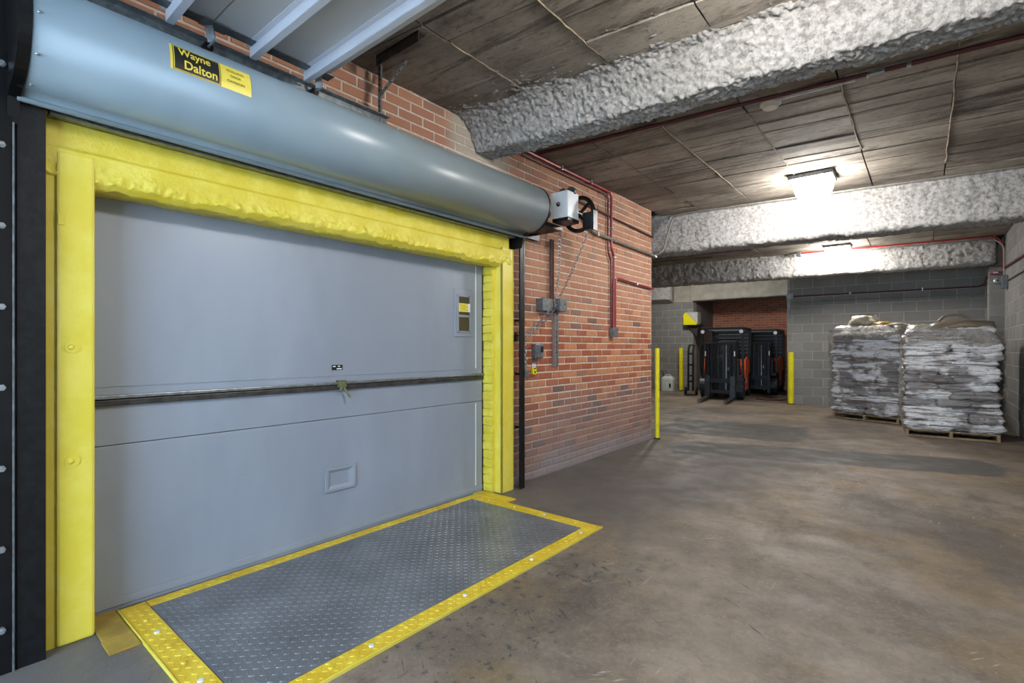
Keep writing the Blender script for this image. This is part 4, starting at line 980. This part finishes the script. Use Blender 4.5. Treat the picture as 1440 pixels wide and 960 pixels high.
f1 = forklift((-0.93, 12.95, 0), 7, 'black and orange forklift with lowered forks parked in front')
f2 = copy_tree(f1); f2.location = (-0.60, 15.0, 0); f2.rotation_euler = (0, 0, R(4)); f2['label'] = 'second black and orange forklift half hidden behind the first one'
for ch in list(f2.children):
    if ch.name.startswith('fork.') or ch.name == 'fork': bpy.data.objects.remove(ch)

# ------------------------------------------------------------------ pallet loads
def bag_mesh(w, d, h, seed):
    mb = MB()
    nx, ny = 18, 16
    def f(sgn):
        out = []
        for i in range(nx + 1):
            for j in range(ny + 1):
                u, v = i / nx * 2 - 1, j / ny * 2 - 1
                k = max(0, (1 - abs(u) ** 7)) ** 0.42 * max(0, (1 - abs(v) ** 7)) ** 0.42
                q = Vector((u * w, v * d, seed * 3.1)) * 9
                nz = noise.noise(q) * 0.022 + noise.noise(q * 2.3) * 0.012
                x = u * w / 2 * (1 - 0.04 * abs(v) ** 3) + noise.noise(q * 1.3 + Vector((9, 0, sgn * 3))) * 0.012
                y = v * d / 2 * (1 - 0.04 * abs(u) ** 3) + noise.noise(q * 1.3 + Vector((0, 9, sgn * 3))) * 0.012
                if k == 0: x = u * w / 2 + noise.noise(q) * 0.014; y = v * d / 2 + noise.noise(q + Vector((5, 5, 5))) * 0.014
                out.append((x, y, h / 2 + sgn * (h / 2 * k + (nz * k)) + noise.noise(q * 0.5) * 0.028))
        return out
    top, bot = f(1), f(-1); n = len(top)
    fs = [(i * (ny + 1) + j, (i + 1) * (ny + 1) + j, (i + 1) * (ny + 1) + j + 1, i * (ny + 1) + j + 1) for i in range(nx) for j in range(ny)]
    mb.add(top + bot, fs + [tuple(n + q for q in reversed(t)) for t in fs])
    me = mb.mesh('sack', 'bag', fix=False)
    bm = bmesh.new(); bm.from_mesh(me); bmesh.ops.remove_doubles(bm, verts=bm.verts, dist=0.0005); bm.to_mesh(me); bm.free()
    me.polygons.foreach_set('use_smooth', [True] * len(me.polygons))
    return me
LAY = 0.112
BA = [bag_mesh(0.56, 0.46, LAY * 1.3, k) for k in range(4)]
BB = [bag_mesh(0.385, 0.62, LAY * 1.3, 10 + k) for k in range(4)]
ORD = ['first', 'second', 'third', 'fourth', 'fifth', 'sixth', 'seventh', 'eighth', 'ninth', 'tenth', 'eleventh', 'twelfth', 'thirteenth', 'fourteenth']
def pallet_load(ox, oy, rz, W_, D_, layers, which, short, full=True, seed=0):
    rnd = random.Random(seed)
    M4 = Matrix.Translation((ox, oy, 0)) @ Matrix.Rotation(R(rz), 4, 'Z')
    t = thing('wooden_pallet', 'pale wooden pallet under the ' + which, 'pallet', (ox, oy, 0), R(rz), 'wooden pallets')
    for k in range(7):
        y = -D_ / 2 + 0.05 + k * (D_ - 0.1) / 6
        obj('deck_board', MB().box(-W_ / 2, W_ / 2, y - 0.045, y + 0.045, 0.085, 0.10), 'pallet_wood', t)
    for k in range(3):
        y = -D_ / 2 + 0.05 + k * (D_ - 0.1) / 2
        obj('bottom_board', MB().box(-W_ / 2, W_ / 2, y - 0.045, y + 0.045, 0.0, 0.018), 'pallet_wood', t)
    for x in (-W_ / 2 + 0.02, 0, W_ / 2 - 0.02): obj('stringer', MB().box(x - 0.018, x + 0.018, -D_ / 2, D_ / 2, 0.018, 0.085), 'pallet_wood', t)
    for j in range(layers):
        z = 0.098 + j * LAY
        A = (j % 2 == 0); g = 'plastic sacks on the ' + which
        rows = [('front', A), ('rear', not A)]
        shr = 1.0 if j < layers - 2 else (0.95 if j == layers - 2 else 0.86)
        for rname, two in rows:
            cnt = 2 if two else 3
            for k in range(cnt):
                if rname == 'rear' and not full: continue
                me = rnd.choice(BA if two else BB)
                x = (-W_ / 2 + W_ * (k + 0.5) / cnt) * shr
                dd = 0.46 if two else 0.62
                y = (-D_ / 2 + dd / 2) if rname == 'front' else (D_ / 2 - dd / 2)
                o = bpy.data.objects.new('sack', me); COL.objects.link(o)
                lx, ly = x + rnd.uniform(-.03, .03), y * shr + rnd.uniform(-.035, .02)
                o.location = M4 @ Vector((lx, ly, z + (rnd.uniform(-0.006, 0.006) if j else 0.0)))
                o.rotation_euler = (rnd.uniform(-.03, .03), rnd.uniform(-.03, .03), R(rz) + rnd.uniform(-.06, .06) + (math.pi if rnd.random() < .5 else 0))
                o.scale = (rnd.uniform(.97, 1.05), rnd.uniform(.97, 1.05), rnd.uniform(.92, 1.05))
                pos = (['left', 'right'] if cnt == 2 else ['left', 'middle', 'right'])[k]
                tag(o, '%s %s sack, %s layer from the floor, %s' % (rname, pos, ORD[j], short), 'sack', g)
    zt_ = 0.10 + layers * LAY
    # stretch film: cap over the top with a ragged skirt, and a loose veil down the corners
    def capf(u, v):
        a = 2 * math.pi * u; c, s_ = math.cos(a), math.sin(a)
        e = 0.30
        ex, ey = math.copysign(abs(c) ** e, c), math.copysign(abs(s_) ** e, s_)
        w = Vector((ex * 2 + seed, ey * 2, v * 3))
        n1 = noise.noise(w * 1.6) * 0.035 + noise.noise(w * 4.5) * 0.018
        if v < 0.5:
            k = v / 0.5; rr = k; z = zt_ + 0.075 * (1 - k ** 2.2) + n1 * (0.6 + k * 0.4)
            return (ex * rr * W_ * 0.47, ey * rr * D_ * 0.47, z)
        k = (v - 0.5) / 0.5
        drop = 0.16 + 0.14 * (noise.noise(Vector((ex * 1.7 + seed, ey * 1.7, 4.0))) + 0.3)
        rr = 0.47 + 0.065 * min(1, k * 1.6) + n1 * 0.4
        return (ex * rr * W_, ey * rr * D_, zt_ - 0.01 - drop * k + n1 * 0.4 * (1 - k))
    fl = thing('stretch_film', 'clear stretch film over the top of the ' + short, 'plastic film', (ox, oy, 0.135), R(rz), 'stretch film wraps')
    def lf(mb): mb.v = [(x, y, z - 0.135) for x, y, z in mb.v]; return mb
    obj('film_cap', lf(MB().grid(capf, 64, 16)), 'film', fl, smooth='all')
    for sx, sy, y0, y1 in [(-1, 0, -0.5, 0.2), (1, 0, -0.48, 0.3)]:
        def veil(u, v, sx=sx):
            z = 0.16 + (zt_ - 0.2) * v; q = Vector((u * 3 + sx * 7 + seed, v * 5, 1))
            wv = noise.noise(q * 1.2) * 0.05 + noise.noise(q * 3.0) * 0.025
            wx = -0.03 * math.cos(v * 40 + noise.noise(q) * 3)
            return (sx * (W_ / 2 + 0.055 + wv * 0.6 - abs(wx) * 0.5), (-0.53 + 0.62 * u) * D_ + noise.noise(q * 2 + Vector((3, 3, 3))) * 0.03, z)
        obj('film_veil', lf(MB().grid(veil, 14, 60)), 'film', fl, smooth='all')
    return zt_, M4, fl
RP = 'right-hand wrapped load by the block wall'; LP = 'left-hand wrapped load at the back wall'; TP = 'wrapped load half hidden behind the other two'
def shift(rz, fx, fy, W_, D_):   # centre from the front-left and front-right floor corners
    c, s_ = math.cos(R(rz)), math.sin(R(rz))
    return fx + c * W_ / 2 - s_ * D_ / 2, fy + s_ * W_ / 2 + c * D_ / 2
ox, oy = shift(4, 2.765, 9.42, 1.02, 1.06)
zr, M2, fl2 = pallet_load(ox, oy, 4, 1.02, 1.06, 13, RP, 'right-hand wrapped load', seed=3)
ox1, oy1 = shift(-17, 1.655, 11.0, 1.04, 1.06)
zl, M1, fl1 = pallet_load(ox1, oy1, -17, 1.04, 1.06, 14, LP, 'left-hand wrapped load', seed=8)
zr3, M3, fl3 = pallet_load(3.24, 12.36, 0, 1.02, 1.06, 13, TP, 'half hidden wrapped load', full=False, seed=15)
def crumple(c, rx, ry, rz_, seed, amp=0.3):
    mb = MB().sphere((0, 0, 0), 1.0, n=28, k=18); out = []
    for q in mb.v:
        w = Vector(q); k = 1 + amp * noise.noise(w * 1.8 + Vector((seed, 0, 0))) + amp * 0.6 * abs(noise.noise(w * 4.2 + Vector((0, seed, 0))))
        out.append((c[0] + q[0] * rx * k, c[1] + q[1] * ry * k, c[2] + max(q[2], -0.7) * rz_ * k))
    mb.v = out; return mb
zb = zl - 0.135
obj('gathered_film', crumple((-0.12, -0.30, zb + 0.09), 0.20, 0.16, 0.12, 2.0), 'twisted_film', fl1, smooth='all', label='knotted bunch of pale film')
obj('film_tail', MB().add([(-0.02, -0.33, zb + 0.12), (0.10, -0.30, zb + 0.23), (0.13, -0.28, zb + 0.13), (0.06, -0.25, zb + 0.06), (0.02, -0.25, zb + 0.14)], [(0, 1, 4), (1, 2, 4), (2, 3, 4), (3, 0, 4), (0, 3, 2, 1)]), 'twisted_film', fl1)
obj('amber_tape', crumple((0.22, -0.38, zb + 0.045), 0.13, 0.05, 0.035, 6.0), 'amber_film', fl1, smooth='all', label='amber coloured tape')
obj('loose_flap', crumple((0.38, -0.20, zb + 0.0), 0.13, 0.25, 0.06, 9.0), 'twisted_film', fl1, smooth='all')
zb2 = zr - 0.135
obj('loose_flap', crumple((0.14, -0.12, zb2 + 0.05), 0.36, 0.36, 0.10, 4.0, 0.22), 'brown_sack', fl2, smooth='all', label='loose brown plastic flap')
obj('film_loop', MB().tube([(-0.12, -0.35, zb2 + 0.12), (-0.06, -0.35, zb2 + 0.20), (0.10, -0.33, zb2 + 0.22), (0.22, -0.32, zb2 + 0.16)], 0.02, 7, 0.06), 'brown_sack', fl2, smooth=True)
obj('loose_flap', crumple((-0.30, -0.1, zb2 + 0.03), 0.16, 0.3, 0.06, 7.0), 'twisted_film', fl2, smooth='all')
